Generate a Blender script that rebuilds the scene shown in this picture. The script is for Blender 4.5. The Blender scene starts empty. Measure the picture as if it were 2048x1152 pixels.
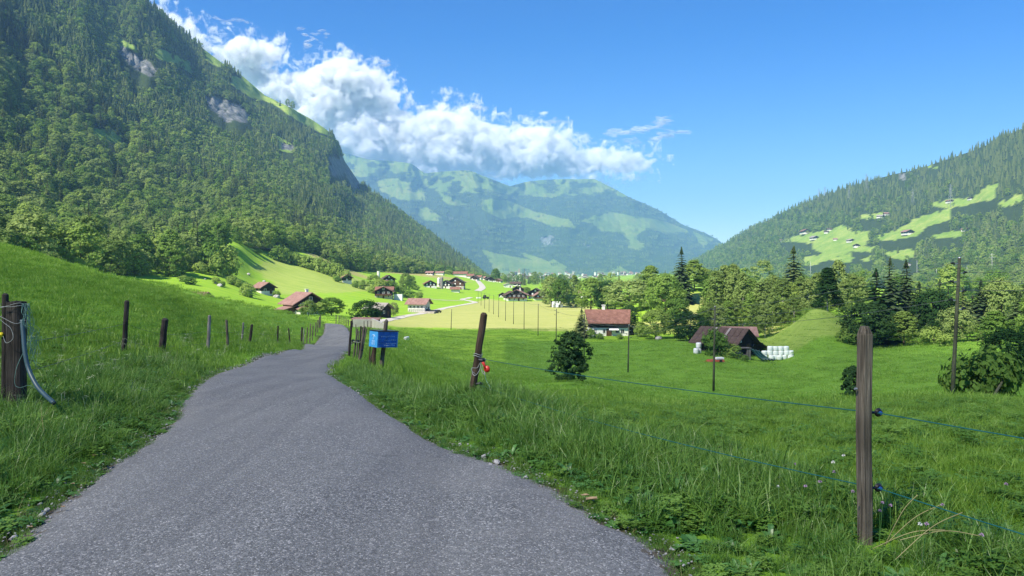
import bpy, math, random
import numpy as np
from mathutils import Vector, Matrix, Euler

random.seed(7)
rng = np.random.default_rng(11)
R = math.radians
C = bpy.context.scene.collection
scn = bpy.context.scene

# ------------------------------------------------------------------ camera
F, CX, HV, CAMZ = 1480.0, 1024.0, 545.0, 1.6     # focal length, principal column, horizon row (photo pixels), eye height
cam_d = bpy.data.cameras.new('camera')
cam_d.sensor_width = 36.0
cam_d.lens = 36.0 * F / 2048
cam_d.shift_y = -(576 - HV) / 2048
cam_d.clip_start, cam_d.clip_end = 0.1, 60000
cam = bpy.data.objects.new('camera', cam_d)
cam.location = (0, 0, CAMZ)
cam.rotation_euler = (R(90), 0, 0)
C.objects.link(cam)
scn.camera = cam

# ------------------------------------------------------------------ light
SUN_EL = 50.0
SUN_H = Vector((-0.70, -0.71))
SUN_H.normalize()
TO_SUN = Vector((SUN_H.x * math.cos(R(SUN_EL)), SUN_H.y * math.cos(R(SUN_EL)), math.sin(R(SUN_EL))))
wd = bpy.data.worlds.new('World')
scn.world = wd
wd.use_nodes = True
wn = wd.node_tree
wn.nodes.clear()
sky = wn.nodes.new('ShaderNodeTexSky')
sky.sky_type = 'NISHITA'
sky.sun_disc = False
sky.sun_elevation = R(SUN_EL)
sky.sun_rotation = math.atan2(SUN_H.x, SUN_H.y)
sky.altitude = 700
sky.air_density = 1.0
sky.dust_density = 0.3
sky.ozone_density = 3.0
bgn = wn.nodes.new('ShaderNodeBackground')
bgn.inputs['Strength'].default_value = 0.076
won = wn.nodes.new('ShaderNodeOutputWorld')
hsn = wn.nodes.new('ShaderNodeHueSaturation')
hsn.inputs['Saturation'].default_value = 1.5
hsn.inputs['Hue'].default_value = 0.515
wn.links.new(sky.outputs[0], hsn.inputs['Color'])
wn.links.new(hsn.outputs[0], bgn.inputs[0])
wn.links.new(bgn.outputs[0], won.inputs[0])
sun_d = bpy.data.lights.new('sun', 'SUN')
sun_d.energy = 4.5
sun_d.angle = R(0.53)
sun_d.color = (1.0, 0.93, 0.80)
sun = bpy.data.objects.new('sun', sun_d)
sun.rotation_euler = TO_SUN.to_track_quat('Z', 'Y').to_euler()
sun.location = (0, 0, 200)
C.objects.link(sun)
scn.view_settings.view_transform = 'Standard'
scn.view_settings.look = 'None'
scn.view_settings.gamma = 1.0
scn.view_settings.use_curve_mapping = False
scn.view_settings.exposure = 1.2
scn.render.engine = 'CYCLES'
scn.cycles.max_bounces = 7
scn.cycles.diffuse_bounces = 2
scn.cycles.glossy_bounces = 2
scn.cycles.transmission_bounces = 3
scn.cycles.transparent_max_bounces = 32
scn.cycles.volume_bounces = 5
scn.cycles.volume_step_rate = 2.0
scn.cycles.volume_max_steps = 256
scn.cycles.use_denoising = True
scn.cycles.caustics_reflective = False
scn.cycles.caustics_refractive = False

# ------------------------------------------------------------------ small helpers
def link(o):
    C.objects.link(o)
    return o

def tag(o, label=None, cat=None, group=None, kind=None):
    if label: o['label'] = label
    if cat: o['category'] = cat
    if group: o['group'] = group
    if kind: o['kind'] = kind
    return o

def empty(name, loc, rz=0.0, label=None, cat=None, group=None):
    o = bpy.data.objects.new(name, None)
    o.empty_display_size = 0.2
    o.location = loc
    o.rotation_euler = (0, 0, rz)
    link(o)
    return tag(o, label, cat, group)

def P(u, v, D):
    return Vector(((u - CX) / F * D, D, CAMZ + (HV - v) / F * D))

def fade(t):
    return t * t * (3 - 2 * t)

def hash2(ix, iy, seed):
    n = (ix.astype(np.int64) * 374761393 + iy.astype(np.int64) * 668265263 + seed * 1442695041) & 0x7fffffff
    n = ((n ^ (n >> 13)) * 1274126177) & 0x7fffffff
    return ((n ^ (n >> 16)) & 0xffff) / 65535.0

def vnoise(x, y, seed=0):
    x = np.asarray(x, float); y = np.asarray(y, float)
    ix, iy = np.floor(x), np.floor(y)
    fx, fy = fade(x - ix), fade(y - iy)
    a = hash2(ix, iy, seed); b = hash2(ix + 1, iy, seed)
    c = hash2(ix, iy + 1, seed); d = hash2(ix + 1, iy + 1, seed)
    return (a * (1 - fx) + b * fx) * (1 - fy) + (c * (1 - fx) + d * fx) * fy * 1.0

def fbm(x, y, seed=0, octv=4):
    s, a, t = 0.0, 1.0, 0.0
    for k in range(octv):
        s = s + a * (vnoise(np.asarray(x) * 2 ** k, np.asarray(y) * 2 ** k, seed + k * 17) - 0.5)
        t += a; a *= 0.5
    return s / t * 2        # about -1..1

def inpoly(px, py, poly):
    px = np.asarray(px, float); py = np.asarray(py, float)
    r = np.zeros(px.shape, bool)
    n = len(poly)
    for i in range(n):
        x1, y1 = poly[i]; x2, y2 = poly[(i + 1) % n]
        if y1 == y2: continue
        cond = ((y1 > py) != (y2 > py)) & (px < (x2 - x1) * (py - y1) / (y2 - y1) + x1)
        r ^= cond
    return r

class MB:
    """collects faces and builds ONE mesh object"""
    def __init__(s):
        s.v, s.f, s.m = [], [], []
    def add(s, vs, fs, mi=0):
        b = len(s.v)
        s.v.extend([tuple(p) for p in vs])
        s.f.extend([tuple(b + i for i in f) for f in fs])
        s.m.extend([mi] * len(fs))
        return s
    def box(s, c, d, rz=0.0, mi=0, rot=None):
        x, y, z = d[0] / 2, d[1] / 2, d[2] / 2
        M = rot if rot is not None else Matrix.Rotation(rz, 3, 'Z')
        vs = [M @ Vector(p) + Vector(c) for p in
              [(-x, -y, -z), (x, -y, -z), (x, y, -z), (-x, y, -z), (-x, -y, z), (x, -y, z), (x, y, z), (-x, y, z)]]
        return s.add(vs, [(0, 3, 2, 1), (4, 5, 6, 7), (0, 1, 5, 4), (1, 2, 6, 5), (2, 3, 7, 6), (3, 0, 4, 7)], mi)
    def prism(s, poly, y0, y1, mi=0):
        """poly in xz, extruded along y"""
        n = len(poly)
        vs = [(p[0], y0, p[1]) for p in poly] + [(p[0], y1, p[1]) for p in poly]
        fs = [tuple(range(n)), tuple(range(2 * n - 1, n - 1, -1))]
        fs += [(i, i + n, (i + 1) % n + n, (i + 1) % n) for i in range(n)]
        return s.add(vs, fs, mi)
    def tube(s, pts, rad, seg=8, mi=0, cap=True, jit=0.0):
        pts = [Vector(p) for p in pts]
        if not hasattr(rad, '__len__'): rad = [rad] * len(pts)
        vs, fs = [], []
        q = None
        for i, p in enumerate(pts):
            d = (pts[min(i + 1, len(pts) - 1)] - pts[max(i - 1, 0)])
            if d.length < 1e-9: d = Vector((0, 0, 1))
            if q is None: q = d.to_track_quat('Z', 'Y').to_matrix()
            else: q = (q @ Vector((0, 0, 1))).rotation_difference(d.normalized()).to_matrix() @ q
            for k in range(seg):
                a = 2 * math.pi * k / seg
                r = rad[i] * (1 + (random.uniform(-jit, jit) if jit else 0))
                vs.append(p + q @ Vector((math.cos(a) * r, math.sin(a) * r, 0)))
        for i in range(len(pts) - 1):
            for k in range(seg):
                a, b = i * seg + k, i * seg + (k + 1) % seg
                fs.append((a, b, b + seg, a + seg))
        if cap:
            fs.append(tuple(range(seg - 1, -1, -1)))
            fs.append(tuple(range((len(pts) - 1) * seg, len(pts) * seg)))
        return s.add(vs, fs, mi)
    def mesh(s, name, mats, smooth=False):
        me = bpy.data.meshes.new(name)
        me.from_pydata(s.v, [], s.f)
        for m in (mats if isinstance(mats, (list, tuple)) else [mats]): me.materials.append(m)
        if len(set(s.m)) > 1: me.polygons.foreach_set('material_index', s.m)
        if smooth: me.polygons.foreach_set('use_smooth', [True] * len(me.polygons))
        me.update()
        return me
    def build(s, name, mats, parent=None, loc=None, smooth=False):
        o = bpy.data.objects.new(name, s.mesh(name, mats, smooth))
        if parent is not None: o.parent = parent
        if loc is not None: o.location = loc
        return link(o)

def fastmesh(name, V, Q, mats, smooth=False, attrs=None, mi=None):
    """V (n,3) float, Q (m,k) int"""
    V = np.ascontiguousarray(V, np.float32); Q = np.ascontiguousarray(Q, np.int32)
    me = bpy.data.meshes.new(name)
    m, k = Q.shape
    me.vertices.add(len(V)); me.loops.add(m * k); me.polygons.add(m)
    me.vertices.foreach_set('co', V.ravel())
    me.loops.foreach_set('vertex_index', Q.ravel())
    me.polygons.foreach_set('loop_start', np.arange(0, m * k, k, dtype=np.int32))
    me.polygons.foreach_set('loop_total', np.full(m, k, np.int32))
    for q in (mats if isinstance(mats, (list, tuple)) else [mats]): me.materials.append(q)
    if mi is not None: me.polygons.foreach_set('material_index', np.ascontiguousarray(mi, np.int32))
    me.polygons.foreach_set('use_smooth', np.full(m, smooth, bool))
    me.update(calc_edges=True)
    for a, arr in (attrs or {}).items():
        at = me.attributes.new(a, 'FLOAT', 'POINT')
        at.data.foreach_set('value', np.ascontiguousarray(arr, np.float32).ravel())
    return me

def grid_quads(nr, nc):
    i = np.arange(nr - 1)[:, None] * nc + np.arange(nc - 1)[None, :]
    return np.stack([i, i + 1, i + nc + 1, i + nc], -1).reshape(-1, 4)

# ------------------------------------------------------------------ materials
class NT:
    def __init__(s, name):
        s.mat = bpy.data.materials.new(name); s.mat.use_nodes = True
        s.t = s.mat.node_tree; s.t.nodes.clear()
        s.out = s.t.nodes.new('ShaderNodeOutputMaterial')
    def n(s, typ, ins=None, **props):
        nd = s.t.nodes.new(typ)
        for k, v in props.items(): setattr(nd, k, v)
        for k, v in (ins or {}).items():
            if isinstance(v, bpy.types.NodeSocket): s.t.links.new(v, nd.inputs[k])
            else: nd.inputs[k].default_value = v
        return nd
    def pos(s): return s.n('ShaderNodeNewGeometry').outputs['Position']
    def obj(s): return s.n('ShaderNodeTexCoord').outputs['Object']
    def noise(s, scale, detail=4, rough=0.55, vec=None, dist=0.0):
        i = {'Scale': scale, 'Detail': detail, 'Roughness': rough, 'Distortion': dist}
        if vec is not None: i['Vector'] = vec
        return s.n('ShaderNodeTexNoise', i).outputs['Fac']
    def ramp(s, fac, stops, interp='LINEAR'):
        r = s.n('ShaderNodeValToRGB', {'Fac': fac})
        r.color_ramp.interpolation = interp
        e = r.color_ramp.elements
        while len(e) < len(stops): e.new(0.5)
        for k, (p, c) in enumerate(stops):
            e[k].position = p
            e[k].color = (c, c, c, 1) if not hasattr(c, '__len__') else (*c, 1)
        return r.outputs['Color']
    def mix(s, fac, a, b, mode='MIX'):
        m = s.n('ShaderNodeMix', data_type='RGBA', blend_type=mode)
        for idx, val in ((0, fac), (6, a), (7, b)):
            if isinstance(val, bpy.types.NodeSocket): s.t.links.new(val, m.inputs[idx])
            elif hasattr(val, '__len__'): m.inputs[idx].default_value = (*val, 1) if len(val) == 3 else val
            else: m.inputs[idx].default_value = val
        return m.outputs[2]
    def math(s, op, a, b=0.0, clamp=False):
        m = s.n('ShaderNodeMath', operation=op, use_clamp=clamp)
        for idx, val in ((0, a), (1, b)):
            if isinstance(val, bpy.types.NodeSocket): s.t.links.new(val, m.inputs[idx])
            else: m.inputs[idx].default_value = val
        return m.outputs[0]
    def attr(s, name, typ='GEOMETRY'):
        return s.n('ShaderNodeAttribute', attribute_name=name, attribute_type=typ).outputs['Fac']
    def bump(s, h, strength=0.5, dist=0.05, normal=None):
        i = {'Height': h, 'Strength': strength, 'Distance': dist}
        if normal is not None: i['Normal'] = normal
        return s.n('ShaderNodeBump', i).outputs['Normal']
    def principled(s, col, rough=0.8, normal=None, spec=0.3, metal=0.0):
        i = {'Roughness': rough, 'Specular IOR Level': spec, 'Metallic': metal}
        i['Base Color'] = col if isinstance(col, bpy.types.NodeSocket) else (*col, 1)
        if normal is not None: i['Normal'] = normal
        b = s.n('ShaderNodeBsdfPrincipled', i)
        s.t.links.new(b.outputs[0], s.out.inputs['Surface'])
        return s.mat
    def leafy(s, col, trans=0.3, normal=None, gloss=0.0):
        i = {'Color': col}
        if normal is not None: i['Normal'] = normal
        d = s.n('ShaderNodeBsdfDiffuse', i); t = s.n('ShaderNodeBsdfTranslucent', i)
        sh = s.n('ShaderNodeMixShader', {0: trans, 1: d.outputs[0], 2: t.outputs[0]})
        if gloss > 0:
            g = s.n('ShaderNodeBsdfGlossy', {'Roughness': 0.45, 'Color': (1, 1, 1, 1)})
            sh = s.n('ShaderNodeMixShader', {0: gloss, 1: sh.outputs[0], 2: g.outputs[0]})
        s.t.links.new(sh.outputs[0], s.out.inputs['Surface'])
        return s.mat

def mat_plain(name, col, rough=0.8, var=0.25, scale=3.0, spec=0.3, metal=0.0, bump=0.0):
    t = NT(name)
    f = t.noise(scale, 5, 0.6, t.obj())
    dark = tuple(c * (1 - var) for c in col); light = tuple(min(1, c * (1 + var)) for c in col)
    c = t.ramp(f, [(0.3, dark), (0.7, light)])
    nrm = t.bump(f, bump, 0.02) if bump else None
    return t.principled(c, rough, nrm, spec, metal)

def mat_wood(name, dark, light, rough=0.85, grain=1.0):
    t = NT(name)
    mp = t.n('ShaderNodeMapping', {'Vector': t.obj(), 'Scale': (28 * grain, 28 * grain, 1.6 * grain)})
    f = t.noise(1.0, 7, 0.75, mp.outputs[0], 2.2)
    mp2 = t.n('ShaderNodeMapping', {'Vector': t.obj(), 'Scale': (90 * grain, 90 * grain, 2.2 * grain)})
    f2 = t.noise(1.0, 3, 0.5, mp2.outputs[0])
    big = t.noise(2.2 * grain, 3, 0.5, t.obj())
    c = t.ramp(f, [(0.3, dark), (0.7, light)])
    c = t.mix(t.ramp(f2, [(0.35, 0.75), (0.5, 0.0)]), c, tuple(x * 0.35 for x in dark))
    c = t.mix(t.ramp(big, [(0.35, 0.6), (0.6, 0.0)]), c, tuple(x * 0.45 for x in dark))
    kn = t.n('ShaderNodeTexVoronoi', {'Vector': t.n('ShaderNodeMapping', {'Vector': t.obj(), 'Scale': (9 * grain, 9 * grain, 3.5 * grain)}).outputs[0], 'Scale': 1.0}).outputs['Distance']
    c = t.mix(t.ramp(kn, [(0.06, 0.85), (0.16, 0.0)]), c, tuple(x * 0.3 for x in dark))
    return t.principled(c, rough, t.bump(t.mix(0.5, f, f2), 1.0, 0.02), 0.2)

def mat_boards(name, dark, light, w=0.22, axis=0):
    """weathered vertical boards: the colour of each board, seen from far"""
    t = NT(name)
    sep = t.n('ShaderNodeSeparateXYZ', {0: t.obj()})
    s = t.math('ADD', sep.outputs[0], t.math('MULTIPLY', sep.outputs[1], 1.0))
    idx = t.math('FLOOR', t.math('DIVIDE', s, w))
    wn_ = t.n('ShaderNodeTexWhiteNoise', {'W': idx}, noise_dimensions='1D').outputs['Value']
    f = t.noise(2.0, 4, 0.6, t.obj())
    c = t.ramp(t.math('ADD', t.math('MULTIPLY', wn_, 0.6), t.math('MULTIPLY', f, 0.4)), [(0.1, dark), (0.9, light)])
    return t.principled(c, 0.85, None, 0.15)

def mat_roof(name, c1, c2, c3, row=0.35):
    t = NT(name)
    f = t.noise(0.9, 6, 0.7, t.obj())
    g = t.noise(7.0, 4, 0.6, t.obj())
    c = t.ramp(f, [(0.3, c1), (0.52, c2), (0.72, c3)])
    c = t.mix(t.ramp(g, [(0.35, 0.4), (0.6, 0.0)]), c, tuple(x * 0.5 for x in c1))
    return t.principled(c, 0.85, t.bump(g, 0.6, 0.05), 0.2)

def mat_foliage(name, dark, mid, light, trans=0.28, nscale=0.5, gloss=0.0, rnd=0.75):
    t = NT(name)
    oi = t.n('ShaderNodeObjectInfo')
    f = t.noise(nscale, 3, 0.6, t.pos())
    fac = t.math('ADD', t.math('MULTIPLY', oi.outputs['Random'], rnd), t.math('MULTIPLY', f, 1.0 - rnd * 0.5))
    c = t.ramp(fac, [(0.25, dark), (0.55, mid), (0.95, light)])
    return t.leafy(c, trans, None, gloss)

M = {}
M['spruce'] = mat_foliage('spruce_needles', (0.055, 0.092, 0.040), (0.105, 0.160, 0.058), (0.190, 0.240, 0.082), 0.3, 0.25)
M['broad'] = mat_foliage('broad_leaves', (0.090, 0.175, 0.036), (0.165, 0.285, 0.055), (0.310, 0.420, 0.095), 0.4, 0.25)
M['broad_light'] = mat_foliage('light_leaves', (0.140, 0.220, 0.055), (0.210, 0.300, 0.080), (0.300, 0.390, 0.120), 0.42, 0.3)
M['broad_dark'] = mat_foliage('dark_leaves', (0.022, 0.060, 0.018), (0.035, 0.085, 0.024), (0.060, 0.120, 0.035), 0.25, 0.4)
M['bush_near'] = mat_foliage('bush_leaves', (0.018, 0.055, 0.022), (0.030, 0.080, 0.028), (0.055, 0.115, 0.040), 0.25, 1.5)
M['bark'] = mat_plain('bark', (0.10, 0.075, 0.055), 0.95, 0.4, 4)
M['birch'] = mat_plain('birch_bark', (0.42, 0.40, 0.36), 0.9, 0.3, 3)
M['grass'] = mat_foliage('grass_blades', (0.115, 0.225, 0.022), (0.180, 0.335, 0.034), (0.270, 0.430, 0.062), 0.42, 0.35, 0.02)
M['grass_verge'] = mat_foliage('verge_blades', (0.070, 0.160, 0.020), (0.115, 0.245, 0.030), (0.200, 0.350, 0.055), 0.4, 0.9, 0.03)
M['herb'] = mat_foliage('herb_leaves', (0.032, 0.115, 0.018), (0.060, 0.180, 0.028), (0.110, 0.260, 0.048), 0.3, 2.0, 0.05)
M['straw'] = mat_plain('dry_stems', (0.30, 0.27, 0.12), 0.9, 0.3)
M['seed'] = mat_plain('seed_heads', (0.33, 0.38, 0.22), 0.9, 0.3)
M['clover_flower'] = mat_plain('clover_flower', (0.42, 0.28, 0.42), 0.9, 0.3, 40)
M['white_flower'] = mat_plain('white_flower', (0.70, 0.70, 0.64), 0.9, 0.15, 40)
M['yellow_flower'] = mat_plain('yellow_flower', (0.75, 0.60, 0.03), 0.9, 0.15, 40)
M['wood_grey'] = mat_wood('weathered_wood', (0.095, 0.078, 0.056), (0.29, 0.245, 0.185))
M['wood_dark'] = mat_wood('dark_old_wood', (0.030, 0.025, 0.020), (0.12, 0.10, 0.085))
M['wood_brown'] = mat_wood('brown_round_wood', (0.060, 0.040, 0.026), (0.19, 0.13, 0.085))
M['wood_pale'] = mat_wood('pale_round_wood', (0.22, 0.20, 0.18), (0.42, 0.40, 0.36))
M['pole'] = mat_wood('tarred_pole', (0.055, 0.060, 0.040), (0.14, 0.15, 0.09), grain=0.6)
M['boards'] = mat_boards('dark_boards', (0.012, 0.010, 0.009), (0.045, 0.032, 0.024))
M['boards_brown'] = mat_boards('brown_boards', (0.055, 0.030, 0.018), (0.14, 0.075, 0.040))
M['boards_grey'] = mat_boards('grey_boards', (0.06, 0.06, 0.055), (0.17, 0.16, 0.14))
M['plaster'] = mat_plain('white_plaster', (0.70, 0.68, 0.62), 0.9, 0.08, 1.0)
M['stonewall'] = mat_plain('pale_masonry', (0.42, 0.38, 0.32), 0.95, 0.2, 1.0)
M['roof_red'] = mat_roof('red_tiles', (0.14, 0.070, 0.050), (0.235, 0.115, 0.082), (0.33, 0.18, 0.135))
M['roof_pink'] = mat_roof('faded_tiles', (0.19, 0.105, 0.085), (0.29, 0.17, 0.14), (0.38, 0.25, 0.21))
M['roof_brown'] = mat_roof('brown_roofing', (0.060, 0.040, 0.032), (0.095, 0.065, 0.052), (0.14, 0.105, 0.085))
M['roof_grey'] = mat_roof('grey_roofing', (0.20, 0.18, 0.16), (0.30, 0.27, 0.24), (0.38, 0.34, 0.30))
M['glass'] = mat_plain('window_glass', (0.03, 0.035, 0.04), 0.15, 0.1, 1.0, 0.6)
M['white_paint'] = mat_plain('white_paint', (0.75, 0.75, 0.72), 0.6, 0.06)
M['wrap'] = mat_plain('pale_green_wrap', (0.74, 0.80, 0.72), 0.35, 0.10, 1.5, 0.5)
M['wrap_white'] = mat_plain('white_wrap', (0.70, 0.72, 0.72), 0.4, 0.08, 1.5, 0.5)
M['tarp'] = mat_plain('green_tarp', (0.012, 0.055, 0.050), 0.35, 0.3, 1.0, 0.5)
M['metal'] = mat_plain('galvanised_metal', (0.35, 0.37, 0.38), 0.45, 0.15, 4, 0.5, 0.6)
M['tank'] = mat_plain('grey_barrel', (0.20, 0.24, 0.28), 0.5, 0.2, 2)
M['rust'] = mat_plain('rust_red', (0.30, 0.07, 0.035), 0.8, 0.35, 3)
M['black'] = mat_plain('black_plastic', (0.012, 0.012, 0.016), 0.35, 0.2, 8, 0.5)
M['blue_plastic'] = mat_plain('blue_core', (0.02, 0.09, 0.35), 0.3, 0.2, 8, 0.5)
M['red_plastic'] = mat_plain('red_plastic', (0.60, 0.035, 0.02), 0.35, 0.15, 8, 0.5)
M['rope'] = mat_plain('white_rope', (0.36, 0.37, 0.34), 0.8, 0.2, 30)
M['rope_green'] = mat_plain('green_cord', (0.16, 0.30, 0.24), 0.8, 0.2, 30)
M['teal'] = mat_plain('teal_wire', (0.010, 0.10, 0.09), 0.5, 0.2, 10)
M['wire'] = mat_plain('dull_wire', (0.10, 0.10, 0.10), 0.5, 0.2, 10, 0.5, 0.5)
M['cable'] = mat_plain('overhead_cable', (0.10, 0.11, 0.11), 0.5, 0.1)
M['hose'] = mat_plain('blue_grey_hose', (0.035, 0.075, 0.085), 0.45, 0.2, 6, 0.5)
M['rock'] = mat_plain('boulder', (0.36, 0.35, 0.33), 0.95, 0.3, 1.2, bump=0.6)
M['dead_leaf'] = mat_plain('dead_leaf', (0.36, 0.25, 0.14), 0.8, 0.3, 20)
M['car_dark'] = mat_plain('dark_car_paint', (0.02, 0.02, 0.025), 0.25, 0.1, 1, 0.6)
M['tyre'] = mat_plain('tyre_rubber', (0.02, 0.02, 0.02), 0.9, 0.1)
M['sign_blue'] = mat_plain('blue_sign_paint', (0.016, 0.13, 0.46), 0.5, 0.45, 6)
M['sign_skylit'] = mat_plain('skylit_blue_paint', (0.06, 0.33, 0.66), 0.5, 0.22, 22)  # sky-facing side of the box: its brighter light is put into the blue
M['sign_edge'] = mat_plain('worn_blue_edge', (0.16, 0.42, 0.66), 0.6, 0.2, 12)
M['chalk'] = mat_plain('white_lettering', (0.62, 0.78, 0.92), 0.8, 0.2, 20)

def mat_asphalt():
    t = NT('asphalt')
    p = t.pos()
    vo = t.n('ShaderNodeTexVoronoi', {'Vector': p, 'Scale': 120.0}, feature='F1')
    v2 = t.n('ShaderNodeTexVoronoi', {'Vector': p, 'Scale': 62.0}, feature='F1')
    sep = t.n('ShaderNodeSeparateColor', {0: vo.outputs['Color']})
    sep2 = t.n('ShaderNodeSeparateColor', {0: v2.outputs['Color']})
    c = t.ramp(sep.outputs[0], [(0.0, (0.048, 0.050, 0.046)), (0.55, (0.145, 0.152, 0.150)), (0.88, (0.23, 0.23, 0.215)), (1.0, (0.75, 0.73, 0.68))])
    c2 = t.ramp(sep2.outputs[1], [(0.0, (0.06, 0.058, 0.054)), (0.8, (0.19, 0.198, 0.195)), (1.0, (0.42, 0.40, 0.37))])
    c = t.mix(0.42, c, c2)
    big = t.noise(0.45, 4, 0.6, p)
    c = t.mix(t.ramp(big, [(0.35, 0.0), (0.7, 0.6)]), c, (0.20, 0.20, 0.185))
    mp = t.n('ShaderNodeMapping', {'Vector': p, 'Scale': (1.6, 0.12, 1.0)})
    tr = t.noise(1.2, 3, 0.6, mp.outputs[0], 0.6)
    c = t.mix(t.ramp(tr, [(0.48, 0.0), (0.66, 0.28)]), c, (0.065, 0.066, 0.070))
    pt_ = t.noise(0.25, 5, 0.75, p, 0.4)
    c = t.mix(t.ramp(pt_, [(0.52, 0.0), (0.62, 0.30)]), c, (0.26, 0.25, 0.225))
    e = t.attr('edge')
    en = t.noise(7, 4, 0.7, p)
    ed = t.math('GREATER_THAN', t.math('ADD', e, t.math('MULTIPLY', en, 0.5)), 1.21)
    c = t.mix(ed, c, (0.10, 0.085, 0.06))
    h = t.math('SUBTRACT', 1.0, vo.outputs['Distance'])
    return t.principled(c, 0.85, t.bump(h, 0.5, 0.006), 0.25)
M['asphalt'] = mat_asphalt()
M['gravel'] = mat_plain('pale_gravel', (0.46, 0.43, 0.37), 0.95, 0.15, 0.5)
M['concrete'] = mat_plain('concrete', (0.40, 0.38, 0.34), 0.9, 0.15, 0.8)

def mat_ground():
    t = NT('meadow_soil_and_turf')
    p = t.pos()
    n1 = t.noise(0.02, 5, 0.6, p); n2 = t.noise(0.35, 5, 0.65, p); n3 = t.noise(6.0, 4, 0.7, p)
    green = t.ramp(n2, [(0.25, (0.105, 0.215, 0.018)), (0.5, (0.155, 0.305, 0.027)), (0.8, (0.215, 0.37, 0.040))])
    green = t.mix(t.ramp(n3, [(0.3, 0.5), (0.6, 0.0)]), green, (0.030, 0.095, 0.010))
    mp = t.n('ShaderNodeMapping', {'Vector': p, 'Rotation': (0, 0, R(12)), 'Scale': (0.02, 0.16, 0.1)})
    st = t.noise(1.6, 4, 0.6, mp.outputs[0], 0.8)
    lush = t.ramp(st, [(0.3, (0.17, 0.33, 0.020)), (0.55, (0.24, 0.40, 0.030)), (0.75, (0.32, 0.44, 0.05))])
    c = t.mix(t.attr('lush'), green, lush)
    mown = t.ramp(t.math('ADD', t.math('MULTIPLY', st, 0.6), t.math('MULTIPLY', n2, 0.4)), [(0.3, (0.26, 0.31, 0.07)), (0.5, (0.35, 0.37, 0.11)), (0.7, (0.43, 0.42, 0.15))])
    c = t.mix(t.attr('mown'), c, mown)
    tan = t.ramp(n2, [(0.3, (0.26, 0.27, 0.07)), (0.7, (0.36, 0.33, 0.12))])
    c = t.mix(t.attr('tan'), c, tan)
    soil = t.ramp(n3, [(0.3, (0.030, 0.036, 0.012)), (0.7, (0.06, 0.085, 0.022))])
    c = t.mix(t.attr('soil'), c, soil)
    return t.principled(c, 0.95, t.bump(n3, 0.5, 0.05), 0.1)
M['ground'] = mat_ground()

def mat_mountain(name, far):
    t = NT(name)
    p = t.pos()
    s = 0.004 if far else 0.02
    n1 = t.noise(s, 5, 0.65, p); n2 = t.noise(s * 8, 4, 0.7, p)
    forest = t.ramp(n2, [(0.3, (0.020, 0.036, 0.013)), (0.7, (0.045, 0.070, 0.025))])
    mead = t.ramp(t.math('ADD', t.math('MULTIPLY', n1, 0.6), t.math('MULTIPLY', n2, 0.4)),
                  [(0.32, (0.11, 0.21, 0.03)), (0.5, (0.20, 0.30, 0.05)), (0.68, (0.34, 0.37, 0.10))])
    w = t.attr('meadow')
    if far:
        w = t.math('ADD', w, t.math('MULTIPLY', t.math('SUBTRACT', t.noise(0.009, 8, 0.8, p), 0.5), 1.9))
        w = t.ramp(w, [(0.42, 0.0), (0.62, 1.0)])
    if far:
        mead = t.mix(1.0, mead, (0.62, 0.60, 0.55), 'MULTIPLY')
    c = t.mix(w, forest, mead)
    mp = t.n('ShaderNodeMapping', {'Vector': p, 'Scale': (s * 3, s * 3, s * 0.8)})
    rn = t.noise(1.5, 6, 0.75, mp.outputs[0], 0.8)
    rock = t.ramp(rn, [(0.36, (0.05, 0.065, 0.05)), (0.48, (0.13, 0.14, 0.135)), (0.6, (0.23, 0.235, 0.23)), (0.72, (0.34, 0.33, 0.31))])
    c = t.mix(t.attr('rock'), c, rock)
    h = t.mix(t.attr('rock'), n2, rn)
    return t.principled(c, 0.95, t.bump(h, 0.8, 14.0 if far else 3.0), 0.1)
M['mountain'] = mat_mountain('mountain_slope', False)
M['far_mountain'] = mat_mountain('far_mountain_slope', True)

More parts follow.
